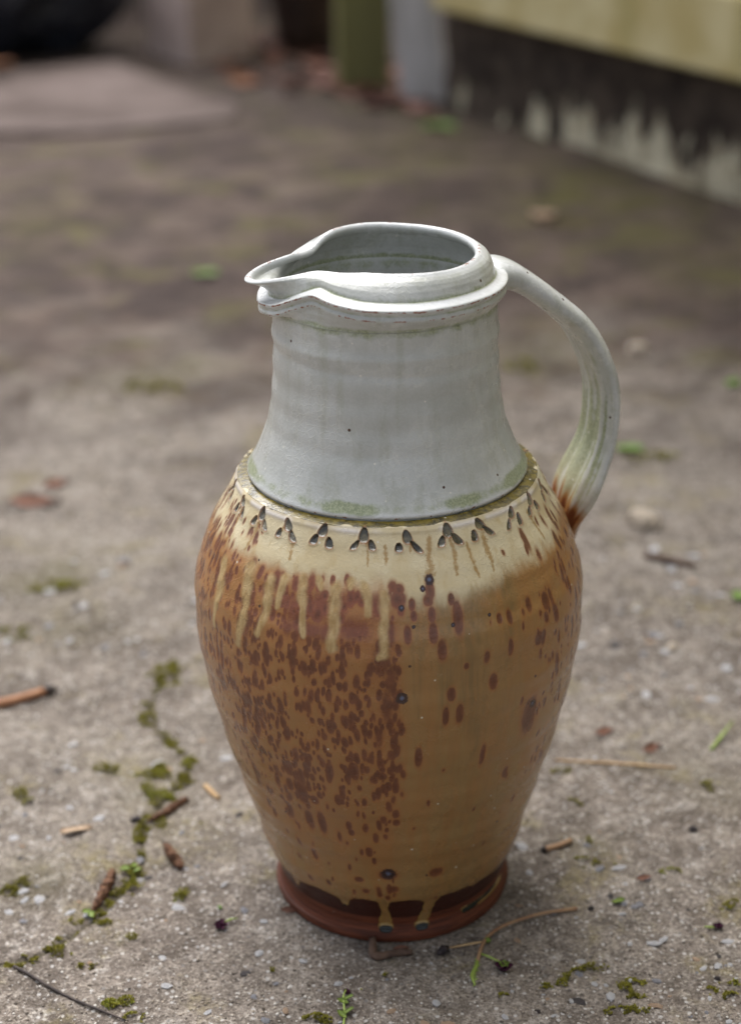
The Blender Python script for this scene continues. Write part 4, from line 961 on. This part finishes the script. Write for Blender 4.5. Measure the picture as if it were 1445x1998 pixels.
def blossom(px, py, r, lab, seed, stalk=None, parent=None, name='blossom', centre=True):
    rr = random.Random(seed); c_ = gpt(px, py, r * .35)
    root = parent or empty(name, c_)
    if parent is None: tag(root, lab, 'flower')
    base_ = np.array(root.location); n_ = 6
    me = leaf_mesh('petal', r * 1.5, r * .5, .55, M_PURPLE, seed, r * .12)
    for q in range(n_):
        a_ = q * 2 * PI / n_ + rr.uniform(-.3, .3); o = link('petal', me, root)
        o.location = Vector(c_ - base_) + Vector((math.cos(a_) * r * .55, math.sin(a_) * r * .55, rr.uniform(-.1, .15) * r)); o.rotation_euler = (rr.uniform(-.5, .5), rr.uniform(-.6, .2), a_)
    if centre:
        me2 = leaf_mesh('sepal', r * .9, r * .26, .4, M_LIME, seed + 1, r * .1)
        for q in range(5):
            a_ = q * 2 * PI / 5 + .3; o = link('sepal', me2, root); o.location = Vector(c_ - base_) + Vector((math.cos(a_) * r * .3, math.sin(a_) * r * .3, r * .42)); o.rotation_euler = (0, -.35, a_)
    if stalk: tube('stalk', np.array(path(stalk, r * .6)) - base_, [.0005, .0006, .0003], M_GSTEM, root, 7)
    return root
blossom(430, 1810, .0032, 'fallen purple blossom with a short stalk left of the jug foot', 41, [(437, 1806), (450, 1800), (464, 1796)], centre=False)
blossom(1400, 1811, .0024, 'small fallen purple blossom far right of the dry sprig', 42, [(1392, 1812), (1382, 1812), (1372, 1811)], centre=False)
blossom(676, 1938, .0016, 'tiny withered purple blossom on the seedling below the jug', 43, centre=False)
sp = empty('sprig', gpt(945, 1842)); s0_ = np.array(sp.location)
tag(sp, 'dry curved flower sprig with green tip and purple blossom in front of the jug foot', 'sprig')
tube('stem', np.array(path([(1124, 1775), (1085, 1786), (1040, 1796), (990, 1810), (955, 1830), (938, 1856), (931, 1880)], (.001, .002, .003, .003, .0026, .002, .0016))) - s0_, [.0011, .0009, .0009, .0009, .0010, .0010, .0010], M_STALK, sp, 8, .08, 11, 4)
tip = tube('green_tip', np.array(path([(931, 1879), (926, 1897), (920, 1912), (926, 1930)], (.0016, .0022, .0026, .003))) - s0_, [.0010, .0011, .0010, .0005], M_GSTEM, sp, 8, .15, 12, 4)
for q in range(22):
    f = q / 21; b_ = np.array(gpt(931 - 8 * f, 1882 + 46 * f, .002)) - s0_; a_ = rnd.uniform(0, 6.28); l_ = rnd.uniform(.0012, .0026)
    tube('bract', [b_, b_ + np.array([math.cos(a_) * l_ * .5, math.sin(a_) * l_ * .5, l_ * .3]), b_ + np.array([math.cos(a_) * l_, math.sin(a_) * l_, l_ * .5])], [.0004, .0003, .0001], M_GSTEM, tip, 5)
tube('side_stem', np.array(path([(941, 1843), (915, 1847), (872, 1854)], .0018)) - s0_, [.0006, .0007, .0005], M_STRAW, sp, 7, .05, 13, 4)
tube('withered_head', np.array(path([(874, 1854), (864, 1858), (856, 1866)], .002)) - s0_, [.0014, .0029, .0012], M_DARK, sp, 9, .5, 14, 3)
tube('flower_stem', np.array(path([(936, 1866), (955, 1874), (974, 1884)], (.0018, .0022, .0024))) - s0_, [.0006, .0006, .0006], M_GSTEM, sp, 7)
blossom(983, 1891, .0042, None, 44, None, sp)
tube('bud', np.array(path([(944, 1840), (951, 1841), (956, 1843)], .0024)) - s0_, [.0008, .0016, .0007], M_LIME, sp, 8, .2, 15, 3)
sd_ = empty('seedling', gpt(672, 1990)); s1_ = np.array(sd_.location)
tag(sd_, 'thin green seedling stalk on the concrete below the jug', 'seedling')
tube('stem', np.array(path([(668, 2010), (672, 1980), (670, 1955), (675, 1940)], (.0008, .0012, .002, .003))) - s1_, [.0006, .0006, .0005, .0004], M_GSTEM, sd_, 7, .05, 16, 4)
lm_ = leaf_mesh('leaflet', .006, .0012, .2, M_LIME, 21, .0004)
for dx_, dy_, rz in ((-6, 8, 2.4), (8, 2, .5), (-4, -14, 2.9), (7, -20, .3)):
    o = link('leaflet', lm_, sd_); o.location = Vector(gpt(672 + dx_, 1975 + dy_, .0016) - s1_); o.rotation_euler = (0, -.3, rz)
lc = leaf_mesh('clover_leaf', .006, .0022, .25, M_LIME, 22, .0004)
for k_, (px, py) in enumerate(((246, 1698), (262, 1694), (240, 1704), (268, 1702), (180, 1790), (170, 1786))):
    o = place('sprout', lc, px, py, k_ * 1.3, .8, .3, .003); tag(o, 'tiny bright green sprout in the moss of the crack', 'sprout', 'sprouts in the mossy crack')
